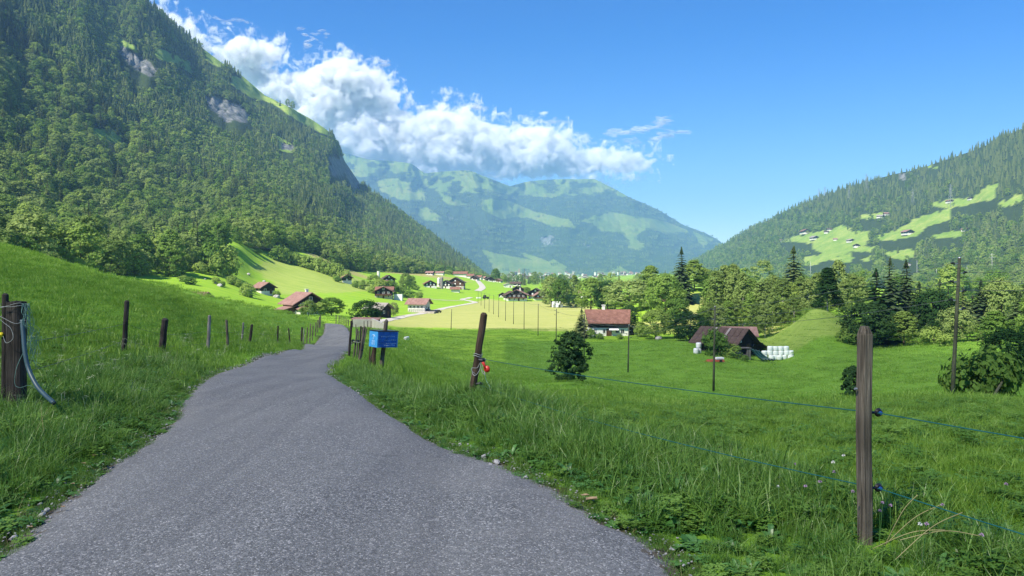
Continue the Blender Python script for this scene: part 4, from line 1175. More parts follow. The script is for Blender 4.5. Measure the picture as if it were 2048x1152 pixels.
def chalet(name, u, D, yaw, W, L, h, rise, label, cat='house', lower='plaster', upper='boards', roof='roof_red', lowfrac=0.4, over=1.2, overL=1.3,
           nf=3, ns=3, floors=2, chim=True, balcony=True, sub=True, group=None, dz=0.0, chim_pos=(0.6, 0.1)):
    p = GPT(u, D)
    # stand it on the lowest corner, with a plinth that runs into the slope
    root = empty(name, (p.x, p.y, p.z + dz), R(yaw), label, cat, group)
    hs = h * lowfrac
    if hs > 0.05:
        MB().box((0, 0, hs / 2 - 1.0), (W, L, hs + 2.0)).build('wall', M[lower], root)
    m = MB(); e = 0.03 if hs > 0.05 else 0
    m.prism([(-W / 2 - e, hs if hs > 0.05 else -1.5), (W / 2 + e, hs if hs > 0.05 else -1.5), (W / 2 + e, h), (0, h + rise), (-W / 2 - e, h)], -L / 2 - e, L / 2 + e)
    m.build('upper_wall' if hs > 0.05 else 'wall', M[upper], root)
    rf = roof_mb(W, L, h, rise, over, overL).build('roof', M[roof], root)
    if chim:
        c = MB(); cx, cy = chim_pos[0] * W / 4, chim_pos[1] * L
        c.box((cx, cy, h + rise + 0.1), (0.8, 0.8, 1.9)); c.box((cx, cy, h + rise + 1.13), (1.1, 1.1, 0.18))
        c.build('chimney', M['plaster'], rf)
    fh = h / floors
    for f in range(floors + (1 if rise > 1.8 and floors > 1 else 0)):
        z = fh * (f + 0.55)
        n = nf if f < floors else max(1, nf - 2)
        for k in range(n):
            x = (k + 0.5 - n / 2) * (W / (n + 0.4))
            if f == 0 and k == n // 2 and nf > 1:
                MB().box((x, -L / 2 - 0.05, 1.0), (1.0, 0.1, 2.0)).build('door', M['boards_brown'], root)
                continue
            window(root, x, -L / 2 - e, z, 0.9, 1.0, (0, -1, 0), sub=sub)
        if f < floors:
            for s in (-1, 1):
                for k in range(ns):
                    window(root, s * (W / 2 + e), (k + 0.5 - ns / 2) * (L / (ns + 0.4)), z, 0.9, 1.0, (s, 0, 0), sub=sub)
    if balcony:
        b = MB(); zb = hs + 0.05
        b.box((0, -L / 2 - 0.62, zb), (W * 0.92, 1.1, 0.14)); b.box((0, -L / 2 - 1.16, zb + 0.52), (W * 0.92, 0.06, 0.62))
        for k in range(5): b.box(((k - 2) * W * 0.22, -L / 2 - 1.13, zb + 0.5), (0.12, 0.12, 1.0))
        b.build('balcony', M['boards_brown'], root)
    return root

# red roofed farmhouse, ridge across the picture, facing the meadow
p = GPT(1215, 226)
fh_ = empty('farmhouse', p, R(0) , 'long farmhouse with red tiled roof and white ground floor facing the meadow', 'house')
fh_.rotation_euler = (0, 0, R(-4))
LW, DP, HH, RS = 11.8, 9.0, 4.6, 2.9       # half-built along x: length, depth, wall height, rise
m = MB(); m.box((0, 0, 1.0), (LW, DP, 3.4)); m.build('wall', M['plaster'], fh_)
m = MB()
vs = [(-LW/2-.03, -DP/2-.03, 2.5), (LW/2+.03, -DP/2-.03, 2.5), (LW/2+.03, DP/2+.03, 2.5), (-LW/2-.03, DP/2+.03, 2.5), (-LW/2-.03, -DP/2-.03, HH), (LW/2+.03, -DP/2-.03, HH), (LW/2+.03, DP/2+.03, HH), (-LW/2-.03, DP/2+.03, HH), (-LW/2-.03, 0, HH+RS), (LW/2+.03, 0, HH+RS)]
m.add(vs, [(0,1,5,4),(2,3,7,6),(3,2,1,0),(3,0,4,8,7),(1,2,6,9,5),(4,5,9,8),(6,7,8,9)]); m.build('upper_wall', M['boards'], fh_)
m = MB()
for s in (-1, 1):
    e_ = DP/2 + 1.4; zr = HH + RS + .03; ze = zr - RS/(DP/2)*e_
    q = [(-LW/2-1.1, 0, zr), (LW/2+1.1, 0, zr), (LW/2+.4, s*e_, ze), (-LW/2-.2, s*e_, ze)]
    m.add([*q, *[(a, b, c + .25) for a, b, c in q]], [(0,1,2,3),(7,6,5,4),(0,4,5,1),(1,5,6,2),(2,6,7,3),(3,7,4,0)])
frf = m.build('roof', M['roof_red'], fh_)
c = MB(); c.box((-1.2, 0.3, HH+RS+.7), (0.9, 0.9, 1.5)); c.box((-1.2, .3, HH+RS+1.55), (1.2, 1.2, .2)); c.build('chimney', M['plaster'], frf)
for x in (-4.6, -3.2, -1.4, 2.6, 4.2): window(fh_, x, -DP/2, 1.5, 1.0, 1.1, (0,-1,0))
for x in (-4, -2, 0, 2, 4): window(fh_, x, -DP/2-.03, 3.5, 0.8, 0.8, (0,-1,0), frame=False, sub=False)
MB().box((0.2, -DP/2-.04, 1.1), (1.6, .08, 2.2)).build('door', M['boards_brown'], fh_)
MB().box((-2.6, -DP/2-.06, 1.2), (1.9, .12, 2.3)).build('garage_door', M['white_paint'], fh_)
aw = MB(); aw.add([(0.3,-DP/2-.05,2.45),(2.9,-DP/2-.05,2.45),(3.1,-DP/2-1.7,1.95),(0.1,-DP/2-1.7,1.95),(0.3,-DP/2-.05,2.38),(2.9,-DP/2-.05,2.38),(3.1,-DP/2-1.7,1.88),(0.1,-DP/2-1.7,1.88)], [(3,2,1,0),(4,5,6,7),(0,1,5,4),(1,2,6,5),(2,3,7,6),(3,0,4,7)])
aw.build('awning', M['white_paint'], fh_)
m = MB(); m.prism([(LW/2+.1, 0), (LW/2+2.2, 0), (LW/2+2.2, 1.9), (LW/2+.1, 3.3)], -3.5, 3); m.build('lean_to', M['boards'], fh_)
m = MB(); m.prism([(LW/2+.05, 3.45), (LW/2+2.9, 1.7), (LW/2+2.9, 1.82), (LW/2+.05, 3.57)], -4.2, 3.6); m.build('lean_to_roof', M['roof_grey'], fh_)
p = GPT(1178, 221)
w_ = MB(); w_.box((0,0,1.0),(3.0,0.25,2.6)); tag(w_.build('garden_wall', M['plaster'], None, p), 'short white garden wall at the left corner of the farmhouse', 'wall')
# dark barn with brown roof, gable to the right, lean-to
pb = GPT(1449, 159) - Vector((0, 0, .45))
bn = empty('barn', pb, R(46), 'black wooden barn with brown roof and long lean-to beside the white bales', 'barn')
bn.scale = (.96, .96, .93)
BWd, BL, BH, BR_ = 8.6, 9.2, 3.4, 2.7
m = MB(); m.prism([(-BWd/2, -1), (BWd/2, -1), (BWd/2, BH), (0, BH+BR_), (-BWd/2, BH)], -BL/2, BL/2); m.build('wall', M['boards'], bn)
# board cladding on the gable and the side
bm_ = MB()
for k in range(30):
    x = -BWd/2 + (k + .5) * BWd/30
    zt = BH + BR_ * (1 - abs(x) / (BWd/2)) - .05
    bm_.box((x, -BL/2 - .03 - .015*(k % 2), zt/2 - .4), (BWd/30 - .03, .05, zt + .8))
tag(bm_.build('cladding_board', M['boards'], bn), kind='stuff')
rfm = MB()
kk = BR_ / (BWd/2)
rf_ = MB(); rf_.prism([(-BWd/2-1.2, BH-1.2*kk), (0, BH+BR_), (0, BH+BR_+.12), (-BWd/2-1.2, BH-1.2*kk+.12)], -BL/2-1.3, BL/2+1.3)
rf_.prism([(0, BH+BR_), (BWd/2+.6, BH-.6*kk), (BWd/2+.6, BH-.6*kk+.12), (0, BH+BR_+.12)], -BL/2-1.3, BL/2+1.3)
brf = rf_.build('roof', M['roof_brown'], bn)
pm = {}
npn = 9
for row in range(2):
    for k in range(npn):
        x0, x1 = (-BWd/2-1.22, -BWd/4-.55) if row == 0 else (-BWd/4-.6, -.05)
        z0_, z1_ = BH+BR_+kk*x0, BH+BR_+kk*x1
        wy = (BL+2.6)/npn
        y = -BL/2-1.3 + (k+.5)*wy
        if row not in pm:
            q = MB()
            o_ = .13 + .035*row
            pts = [(x0, -wy/2+.03, z0_+o_), (x1, -wy/2+.03, z1_+o_), (x1, wy/2-.03, z1_+o_), (x0, wy/2-.03, z0_+o_)]
            q.add(pts + [(a,b,c_+.05) for a,b,c_ in pts], [(0,3,2,1),(4,5,6,7),(0,1,5,4),(1,2,6,5),(2,3,7,6),(3,0,4,7)])
            pm[row] = q.mesh('roof_sheet', M['roof_brown'])
        o = link(bpy.data.objects.new('roof_sheet', pm[row])); o.parent = brf; o.location = (0, y, random.uniform(-.01,.02))
for y in (-1.6, 1.7):
    q = MB(); pts = [(-3.1, y-.25, BH+BR_-3.1*kk+.24), (-.3, y-.25, BH+BR_-.3*kk+.24), (-.3, y+.25, BH+BR_-.3*kk+.24), (-3.1, y+.25, BH+BR_-3.1*kk+.24)]
    q.add(pts + [(a,b,c_+.04) for a,b,c_ in pts], [(0,3,2,1),(4,5,6,7),(0,1,5,4),(1,2,6,5),(2,3,7,6),(3,0,4,7)])
    q.build('skylight_strip', M['roof_grey'], brf)
m = MB(); m.prism([(BWd/2+.02, -1.5), (BWd/2+5.2, -1.5), (BWd/2+5.2, 1.25), (BWd/2+.02, BH-.2)], -BL/2+.4, BL/2-1); m.build('lean_to', M['boards'], bn)
m = MB(); m.prism([(BWd/2-.3, BH+.1), (BWd/2+6.3, .95), (BWd/2+6.3, 1.09), (BWd/2-.3, BH+.24)], -BL/2-.9, BL/2-.4); m.build('lean_to_roof', M['roof_brown'], bn)
MB().box((1.9, -BL/2-.12, 1.35), (1.9, .1, 2.7)).build('door', M['boards_brown'], bn)
q = MB(); q.box((4.9, -BL/2+.3, 1.6), (1.8, .08, .14), rot=Matrix.Rotation(R(-50), 3, 'Y')); q.build('brace', M['wood_pale'], bn)
window(bn, -1.6, -BL/2-.05, 3.5, .5, .5, (0,-1,0), sub=False)
# the small annex: grey boarded box, grey barrel, tarp
pa = GPT(1483, 149)
ax = empty('shed', pa, R(4), 'small grey weathered box shed with open window before the barn', 'shed')
for k, (c_, d_) in enumerate([((0, .0, .35), (3.2, 1.6, 1.1)), ((-1.35, 0, 1.5), (.5, 1.6, 1.3)), ((1.2, 0, 1.5), (.8, 1.6, 1.3)), ((0, .7, 1.5), (2.4, .2, 1.3)), ((0, 0, 2.15), (3.4, 1.9, .12))]):
    MB().box(c_, d_).build('board_panel' if k < 4 else 'roof', M['boards_grey'], ax)
MB().box((-.5, -.7, 1.4), (.12, .1, 1.0)).build('window_post', M['boards_grey'], ax)
bb = empty('barrel', GPT(1476, 147), 0, 'grey water barrel in front of the grey box shed', 'barrel')
MB().tube([(0,0,0),(0,0,.15),(0,0,.6),(0,0,1.15),(0,0,1.25)], [.5,.54,.56,.54,.5], 16).build('drum', M['tank'], bb, smooth=False)
MB().tube([(0,0,1.2),(0,0,1.3)], [.57,.57], 16).build('rim', M['metal'], bb)
# tarp: draped folded sheet
def tarp():
    us_, vs_ = np.linspace(0, 1, 26), np.linspace(0, 1, 18)
    A, B = np.meshgrid(us_, vs_)
    X = A * 2.2 + B * 2.6 - .3
    Z = 2.25 * (1 - B) ** 1.7 * (1 - .25 * A) + .12 + .16 * np.sin(A * 22 + B * 5) * (0.35 + B)
    Y = -.6 - B * 1.3 - .2 * np.sin(A * 22 + B * 5 + 1)
    V = np.stack([X, Y, Z], -1).reshape(-1, 3)
    me = fastmesh('tarp', V, grid_quads(18, 26), M['tarp'], True)
    o = link(bpy.data.objects.new('tarp', me)); o.location = GPT(1499, 150)
    md = o.modifiers.new('thick', 'SOLIDIFY'); md.thickness = .03
    tag(o, 'dark green tarpaulin hanging in folds between the shed and the bales', 'tarp')
tarp()
# second roof behind the barn
chalet('barn', 1478, 178, 80, 5.2, 5.6, 3.1, 1.3, 'barn whose faded red roof shows just behind the black barn', 'barn', roof='roof_pink', upper='boards', lowfrac=0, nf=1, ns=1, floors=1, chim=False, balcony=False)
# bales
bale_me = None
def bale(p, rz, label, group, mat='wrap', s=1.0):
    m = MB(); pr = [0.44, 0.54, 0.58, 0.585, 0.58, 0.54, 0.44]; zz = [0, .05, .2, .55, .95, 1.1, 1.15]
    m.tube([(0, 0, z) for z in zz], pr, 16, jit=0.035)
    o = m.build('bale', M[mat], None, p, smooth=True)
    o.rotation_euler = (random.uniform(-.05, .05), random.uniform(-.05, .05), rz); o.scale = (s, s, s * (0.98 if group != 'stack of wrapped bales beside the barn' else .80))
    return tag(o, label, 'bale', group)
b0 = GPT(1557, 152)
GBL = 'stack of wrapped bales beside the barn'
ux = (1 / F) * 150
for row, (ulist, zrow) in enumerate([([1529, 1541, 1549, 1557, 1568, 1579, 1585, 1592], 0), ([1529, 1540, 1551, 1562, 1573.5, 1582], 1.12), ([1541, 1551.5, 1562, 1573], 2.22)]):
    for k, u_ in enumerate(ulist):
        wh = ('bottom', 'middle', 'top')[row]
        x = (u_ - CX) / F * 152; y = 152 - .5 * (k % 2) * (row == 0) + row * .1
        bale((x, y, b0.z + zrow * .81 + .12), random.uniform(0, 6), 'pale green wrapped bale, number %s from the left in the %s row beside the barn' % (['one','two','three','four','five','six','seven','eight'][k], wh), GBL, s=1.0 * random.uniform(.96, 1.04))
for k, u_ in enumerate([1546, 1557, 1568]):
    x = (u_ - CX) / F * 152; bale((x, 153.1, b0.z + .85), 1, 'pale green wrapped bale of the hidden rear row of the stack by the barn', GBL)
for k, (u_, dy, dz, lb) in enumerate([(1392, 0, 0, 'white bale at the left of the pair beside the barn bush'), (1399, .6, 0, 'white bale at the right of the pair beside the barn bush'), (1399, .6, 1.15, 'white bale on top of the pair beside the barn bush')]):
    x = (u_ - CX) / F * 150
    bale((x, 150 + dy, H1(x, 150 + dy) + dz), k, lb, None, 'wrap_white', .95)
for k in range(9):
    u_ = 1107 + (k % 5) * 3.9; D_ = 392 - (k % 3) * 1.0
    x = (u_ - CX) / F * D_
    bale((x, D_, H1(x, D_) + (1.5 if k > 4 else 0)), k, 'white bale in the heap at the far end of the yellow field', 'heap of white bales at the end of the yellow field', 'wrap_white', 1.5)
# overturned red trailer in the meadow
tr = empty('trailer', GPT(1433, 133), R(10), 'rust red hay trailer lying low in the meadow left of the barn', 'trailer')
MB().add([(-1.9,-.7,.15),(1.2,-.8,.1),(1.3,.8,.15),(-1.7,.7,.2),(-1.7,-.6,.38),(1.2,-.7,.4),(1.3,.8,.5),(-1.5,.7,.45)], [(0,3,2,1),(4,5,6,7),(0,1,5,4),(1,2,6,5),(2,3,7,6),(3,0,4,7)]).build('body', M['rust'], tr)
MB().box((.55, .1, .68), (1.5, .9, .3), .1).build('cover', M['white_paint'], tr)
MB().tube([(-1.9,0,.2),(-2.7,-.1,.1)], .06, 6).build('drawbar', M['rust'], tr)
for s in (-1, 1): MB().tube([(.4,s*.86,.28),(.4,s*.98,.28)], .28, 12).build('wheel', M['tyre'], tr)

# chalets of the valley
chalet('chalet', 608, 236, 38, 9.6, 10.5, 4.2, 2.9, 'red roofed chalet with white chimney at the end of the road', roof='roof_pink', over=1.4, chim_pos=(.2, -.1), nf=3, ns=3, upper='boards', dz=-.2)
ch = bpy.data.objects['chalet']
m = MB(); m.prism([(-8.6, -1), (-4.8, -1), (-4.8, 3.0), (-8.6, 1.9)], -4.5, 1.5); m.build('annex', M['boards_brown'], ch)
m = MB(); m.prism([(-9.4, 1.75), (-4.6, 3.15), (-4.6, 3.35), (-9.4, 1.95)], -5.4, 2.2); m.build('annex_roof', M['roof_pink'], ch)
m = MB(); m.prism([(-4.4, -1), (2, -1), (2, 2.4), (-1.2, 3.4), (-4.4, 2.4)], -8.2, -5.2); m.build('porch', M['plaster'], ch)
m = MB(); m.prism([(-5.2, 2.2), (-1.2, 3.5), (2.8, 2.2), (2.8, 2.4), (-1.2, 3.7), (-5.2, 2.4)], -9, -5.3); m.build('porch_roof', M['roof_pink'], ch)
chalet('chalet', 768, 420, 6, 9.6, 9.0, 4.2, 2.4, 'orange roofed dark chalet with its gable facing the valley', roof='roof_red', nf=3, ns=2, lower='stonewall', chim=False)
ch2 = bpy.data.objects['chalet.001']
m = MB(); m.add([(-5.2,3.5,6.55),(5.6,3.5,6.55),(6.2,7.5,4.6),(-5.8,7.5,4.6),(-5.2,-1,4.7),(5.6,-1,4.7)], [(0,1,2,3),(4,5,1,0),(3,2,5,4)]); m.build('cross_roof', M['roof_red'], ch2)
tag(MB().box((0,0,1.2),(4.6,3.5,4.2)).build('garage', M['white_paint'], None, GPT(797, 422)), 'white boxy garage right of the orange roofed chalet', 'garage')
chalet('barn', 756, 290, 62, 6.4, 7.8, 3.3, 1.9, 'dark barn with pale grey sheet roof behind the spreading fruit tree', 'barn', roof='roof_grey', lowfrac=0, nf=2, ns=1, floors=1, chim=False, balcony=False, over=.8)
chalet('house', 838, 352, 76, 7.2, 8.4, 3.9, 2.0, 'white house with brown roof and terrace beside the gravel lane', roof='roof_pink', lower='plaster', upper='plaster', lowfrac=.5, nf=2, ns=4, floors=1, chim=False, balcony=False, over=1.2)
pt = GPT(838, 344)
tc = empty('terrace', pt, R(-4), 'low terrace with wooden fence in front of the white house', 'terrace')
MB().box((0, 0, .0), (15, 5, .8)).build('slab', M['stonewall'], tc)
for k in range(9): MB().box((-4 + k * .9, -2.3, 1.0), (.12, .12, 1.3)).build('fence_post', M['boards_grey'], tc)
MB().box((-.4, -2.38, 1.25), (8, .06, .35)).build('rail', M['boards_grey'], tc)
for k in range(3):
    m = MB(); 
chalet('barn', 528, 328, 42, 6.2, 8.4, 3.0, 1.9, 'small dark barn with pinkish roof alone on the sunny slope', 'barn', roof='roof_pink', lower='plaster', lowfrac=.42, nf=2, ns=2, floors=1, chim=False, balcony=False, over=.9)
chalet('house', 366, 92, 78, 4.6, 6.0, 1.9, 1.3, 'pinkish roof of a hut peeping over the crest of the near meadow', 'hut', roof='roof_pink', upper='boards_brown', lowfrac=0, nf=1, ns=1, floors=1, chim=False, balcony=False, over=.7, overL=.6, dz=0)
HUT = bpy.data.objects['house.001'] if 'house.001' in bpy.data.objects else None
chalet('chalet', 776, 560, 20, 9.0, 8.6, 4.6, 2.6, 'upper chalet of the hillside farm, half hidden by trees', roof='roof_brown', nf=2, ns=2, sub=False, chim=False)
chalet('chalet', 770, 520, -14, 9.0, 8.0, 3.2, 2.0, 'lower reddish roofed house of the hillside farm', roof='roof_red', nf=2, ns=2, sub=False, chim=False, balcony=False)
m = MB(); m.tube([(0,0,-1),(0,0,9.5)], 1.1, 12); tag(m.build('silo', M['plaster'], None, GPT(757, 548)), 'pale round silo at the left of the hillside farm', 'silo')
chalet('chalet', 691, 470, 30, 6, 6, 3.5, 1.8, 'little brown hut at the upper end of the hedgerow', 'hut', roof='roof_pink', nf=1, ns=1, floors=1, sub=False, chim=False, balcony=False)
chalet('chalet', 860, 620, 12, 10, 9, 3.2, 2.6, 'dark gabled chalet left of the two tall silos', roof='roof_red', nf=3, ns=2, sub=False, chim=False, balcony=False)
for u_, D_, h_, mt, lb in [(877.5, 640, 7.5, 'plaster', 'left white silo between the two dark chalets'), (883.5, 622, 9.5, 'wood_pale', 'taller grey green silo between the two dark chalets')]:
    tag(MB().tube([(0,0,-1),(0,0,h_),(0,0,h_+.7)], [1.35,1.35,.4], 12).build('silo', M[mt], None, GPT(u_, D_)), lb, 'silo')
chalet('chalet', 893, 640, -6, 10, 9, 3.8, 2.8, 'dark gabled chalet directly right of the silos', roof='roof_brown', nf=3, ns=2, sub=False, chim=False, balcony=False)
chalet('chalet', 912, 650, -4, 15, 10, 5.4, 4.2, 'big brown gabled barn at the right of the silo farm', 'barn', roof='roof_brown', upper='boards_brown', lower='stonewall', nf=3, ns=2, sub=False, chim=False, balcony=False)
chalet('shed', 911, 598, 84, 4, 6.4, 2.8, 1.2, 'red roofed shed before the big brown barn', 'shed', roof='roof_red', upper='plaster', lower='plaster', nf=1, ns=2, floors=1, sub=False, chim=False, balcony=False)
chalet('barn', 921, 900, 84, 8, 16, 3.8, 2.2, 'long low barn with red roof at the forest edge', 'barn', roof='roof_red', upper='plaster', lower='plaster', nf=1, ns=4, floors=1, sub=False, chim=False, balcony=False)
FARB = [(860,830,76,6,8,2.6,1.5,'boards_brown','roof_pink','small barn with pinkish roof high on the left slope'),(880,860,80,6,9,2.6,1.4,'plaster','roof_pink','pale low house on the slope left of the long red barn'),
 (942,880,70,7,8,3.6,2,'plaster','roof_red','first house right of the long red barn'),(950,840,-20,8,8,3,2.2,'boards','roof_brown','dark house below the first house right of the long barn'),
 (958,960,70,6,8,3,2,'plaster','roof_red','white walled house at the bend of the far path'),(967,980,60,6,7,3,1.8,'boards_brown','roof_pink','brown house in the far row at the forest end'),
 (980,900,10,10,9,3,2.6,'boards','roof_brown','dark gabled house in the far row left of the village'),(996,980,-18,10,8,2.4,2.2,'boards_brown','roof_pink','low brown roofed house in the far row'),
 (1016,760,10,8,7,2.8,1.6,'plaster','roof_grey','white hut with rounded grey roof behind the small dark barn'),(1031,840,80,7,12,2.8,1.8,'boards','roof_brown','long dark shed below the village church'),
 (1005,560,0,5.6,5.5,1.9,1.5,'boards','roof_brown','small dark barn left of the large valley chalet'),(1164,560,85,6,7,3.4,1.6,'boards_brown','roof_pink','small roof between the trees behind the farmhouse')]
for (u_, D_, yw, W_, L_, h_, rs, wm, rm, lb) in FARB:
    chalet('house' if 'barn' not in lb and 'shed' not in lb else 'barn', u_, D_, yw, W_, L_, h_, rs, lb, 'house' if 'barn' not in lb and 'shed' not in lb else 'barn', upper=wm, lower='plaster', lowfrac=.35, roof=rm, nf=2, ns=2, floors=1, sub=False, chim=False, balcony=False, over=.8, overL=.8)
chalet('chalet', 1034, 486, -4, 13, 11, 4.2, 3.0, 'large dark chalet in the middle of the valley beyond the yellow field', roof='roof_pink', lower='plaster', nf=4, ns=3)
chalet('chalet', 1021, 500, 10, 8, 9, 3.8, 2.2, 'dark wing at the left of the large valley chalet', roof='roof_brown', nf=2, ns=2, sub=False, chim=False)
chalet('chalet', 1036, 530, 0, 8, 8, 7.0, 2.3, 'upper gable rising behind the large valley chalet', roof='roof_brown', nf=2, ns=2, sub=False, chim=False, balcony=False)
chalet('chalet', 1079, 500, 6, 7.4, 8, 3.3, 2.2, 'front dark chalet right of the large valley chalet', roof='roof_pink', nf=2, ns=2, sub=False, chim=False)
chalet('chalet', 1072, 540, -8, 10, 9, 4.6, 2.8, 'rear dark chalet right of the large valley chalet', roof='roof_brown', nf=2, ns=2, sub=False, chim=False)
# low shed and retaining wall by the road
sh = empty('shed', GPT(727, 150), R(-3), 'low brown shed with pale roof edge under the spreading fruit tree', 'shed')
sh.scale = (.62, .62, .62)
MB().box((-1, 0, .7), (4.6, 3, 2.2)).build('wall', M['boards_brown'], sh)
MB().add([(-3.7,-2.1,1.9),(5.4,-2.1,1.75),(5.4,2,2.2),(-3.7,2,2.3),(-3.7,-2.1,2.05),(5.4,-2.1,1.9),(5.4,2,2.35),(-3.7,2,2.45)], [(0,3,2,1),(4,5,6,7),(0,1,5,4),(1,2,6,5),(2,3,7,6),(3,0,4,7)]).build('roof', M['roof_pink'], sh)
for k in range(5): MB().box((1.6+k*.9, -1.9, .8), (.14, .14, 2)).build('post', M['boards_grey'], sh)
MB().box((3.4, 1.2, .9), (3.4, .2, 1.8)).build('back_wall', M['boards_grey'], sh)
rw = MB()
P0, P1, P2 = GPT(706, 135), GPT(745, 136), GPT(770, 122)
for a, b, za, zb in ((P0, P1, -.1, .9), (P1, P2, .9, 1.3)):
    d = (b - a); L_ = d.length; c_ = (a + b) / 2
    rw.box((c_.x, c_.y, c_.z + .1), (L_, .35, 3.2), math.atan2(d.y, d.x))
tag(rw.build('retaining_wall', M['concrete']), 'pale concrete retaining wall below the low shed beside the road', 'wall')
# hillside chalets of the right mountain: their feet on the sheet
def on_sheet(S, u, v):
    i = np.argmin((S['U'] - u) ** 2 + (S['V'] - v) ** 2)
    i, j = np.unravel_index(i, S['U'].shape)
    return Vector((S['X'][i, j], S['Y'][i, j], S['Z'][i, j]))
HILL = [(1610,469,26,0,'boards_brown','roof_red','reddish chalet at the left end of the sunny clearings on the right mountain'),(1627,479,20,10,'boards','roof_grey','dark hut just below the reddish chalet on the right mountain'),
 (1656,461,12,80,'boards','roof_brown','small hut at the upper edge of the central clearing'),(1654,467,12,60,'boards','roof_brown','small hut beneath the hut at the upper edge of the clearing'),
 (1699,484,17,10,'boards','roof_grey','dark chalet in the middle of the central clearing'),(1672,481,11,70,'boards','roof_pink','little hut left of the chalet in the middle of the clearing'),
 (1712,495,18,-15,'boards','roof_brown','dark barn at the lower edge of the central clearing'),(1812,469,26,5,'boards','roof_pink','large chalet with white annexe on the right hand clearing'),
 (1760,436,16,40,'boards','roof_grey','hut in the small high clearing among trees'),(1772,431,14,80,'boards_brown','roof_pink','upper pinkish hut of the small high clearing'),
 (1901,406,16,10,'boards_brown','roof_red','reddish hut next to the biggest pylon'),(1940,400,13,0,'boards','roof_brown','small dark hut in the high clearing near the right edge'),
 (1928,462,14,30,'boards_brown','roof_pink','pink roofed hut low on the right of the clearings'),(1560,483,10,20,'plaster','roof_pink','white speck of a house at the left tip of the clearings'),
 (1560,556,22,20,'boards','roof_brown','dark farmhouse at the foot of the right mountain, behind the birches'),(1517,558,22,-10,'boards_brown','roof_red','long brown farmhouse left of the broad spruce at the mountain foot'),
 (1497,560,14,15,'plaster','roof_pink','pale house at the mountain foot, leftmost'),(2026,604,18,20,'boards_brown','roof_pink','small brown house peeping above trees at the right edge'),(1812,532,14,0,'plaster','roof_pink','pale house among trees right of the dark clump')]
for (u_, v_, wpx, yw, wm, rm, lb) in HILL:
    q = on_sheet(RM, u_, v_)
    W_ = wpx / F * q.y * .62
    root = chalet('chalet', u_, q.y, yw, W_, W_ * 1.05, W_ * .34, W_ * .24, lb, 'house', upper=wm, roof=rm, nf=2, ns=1, floors=1, sub=False, chim=False, balcony=False, over=W_ * .13, overL=W_ * .13)
    root.location = q + Vector((0, -2, W_ * 0.05))
# the far village and its church
VG = 'houses of the far village'
r_ = random.Random(9)
vill = [(r_.uniform(1040, 1130), r_.uniform(546, 557)) for _ in range(34)] + [(r_.uniform(1130, 1300), r_.uniform(543, 557)) for _ in range(46)] + [(r_.uniform(980, 1060), r_.uniform(535, 553)) for _ in range(10)] + [(r_.uniform(1355, 1378), r_.uniform(535, 540)) for _ in range(5)]
vm = {}
for k, (u_, v_) in enumerate(vill):
    D_ = 2300 + (557 - v_) * 190
    x = (u_ - CX) / F * D_
    z = CAMZ + (HV - v_ - 1.5) / F * D_
    key = k % 5
    if key not in vm:
        m = MB(); W_, L_, h_ = 11, 14, 6.5
        m.prism([(-W_/2, -14), (W_/2, -14), (W_/2, h_), (0, h_ + 3.2), (-W_/2, h_)], -L_/2, L_/2, 0)
        rm = roof_mb(W_, L_, h_, 3.3, 1.5, 1.5, .4)
        m.add(rm.v, rm.f, 1)
        vm[key] = m.mesh('village_house', [M[['plaster', 'plaster', 'boards_brown', 'plaster', 'stonewall'][key]], M[['roof_red', 'roof_brown', 'roof_pink', 'roof_pink', 'roof_grey'][key]]])
    o = link(bpy.data.objects.new('village_house', vm[key])); o.location = (x, D_, z); o.rotation_euler = (0, 0, r_.uniform(0, 3.1))
    tag(o, 'tiny house of the far village at the end of the valley', 'house', VG)
cht = empty('church', P(1038, 560, 1500), 0, 'white church with pointed tower in the far village', 'church')
MB().box((0, 0, 2), (5, 5, 26)).build('tower', M['plaster'], cht)
MB().add([(-2.8,-2.8,15),(2.8,-2.8,15),(2.8,2.8,15),(-2.8,2.8,15),(0,0,25)], [(0,1,4),(1,2,4),(2,3,4),(3,0,4),(3,2,1,0)]).build('spire', M['roof_grey'], cht)
m = MB(); m.prism([(-14,-8),(-3,-8),(-3,6),(-8.5,10),(-14,6)], -4, 12); m.build('nave', M['plaster'], cht)

# cars beside the white house, tractor
def car(u, D, yaw, label, mat='car_dark'):
    r0 = empty('parked_car', GPT(u, D), R(yaw), label, 'car')
    b = MB(); b.prism([(-2.1,.3),(2.1,.3),(2.15,.75),(1.3,.88),(.75,1.4),(-1.1,1.45),(-1.9,.95),(-2.15,.85)], -.85, .85); b.build('body', M[mat], r0)
    g = MB(); g.prism([(-1.55,.95),(1.1,.92),(.68,1.34),(-1.02,1.38)], -.87, .87); g.build('window', M['glass'], r0)
    for x in (-1.35, 1.35):
        for s in (-.86, .86): MB().tube([(x, s-.08, .33), (x, s+.08, .33)], .34, 12).build('wheel', M['tyre'], r0)
car(866, 346, 8, 'dark car parked right of the white house'); car(856, 350, -20, 'second dark car nearer to the white house'); car(875, 349, 60, 'dark car farthest right of the white house by the lane')
tr2 = empty('tractor', GPT(971, 520), R(20), 'tiny dark tractor standing at the far edge of the yellow field', 'tractor')
MB().box((-.6,0,1.9),(1.8,1.6,1.6)).build('cab', M['glass'], tr2); MB().box((1.3,0,1.1),(2,1,.9)).build('bonnet', M['car_dark'], tr2)
for x, r_w in ((-.9, .95), (1.7, .55)):
    for s in (-.9, .9): MB().tube([(x, s-.2, r_w), (x, s+.2, r_w)], r_w, 14).build('wheel', M['tyre'], tr2)
MB().box((-5,0,.8),(3,2.2,.8)).build('mower', M['white_paint'], tr2)

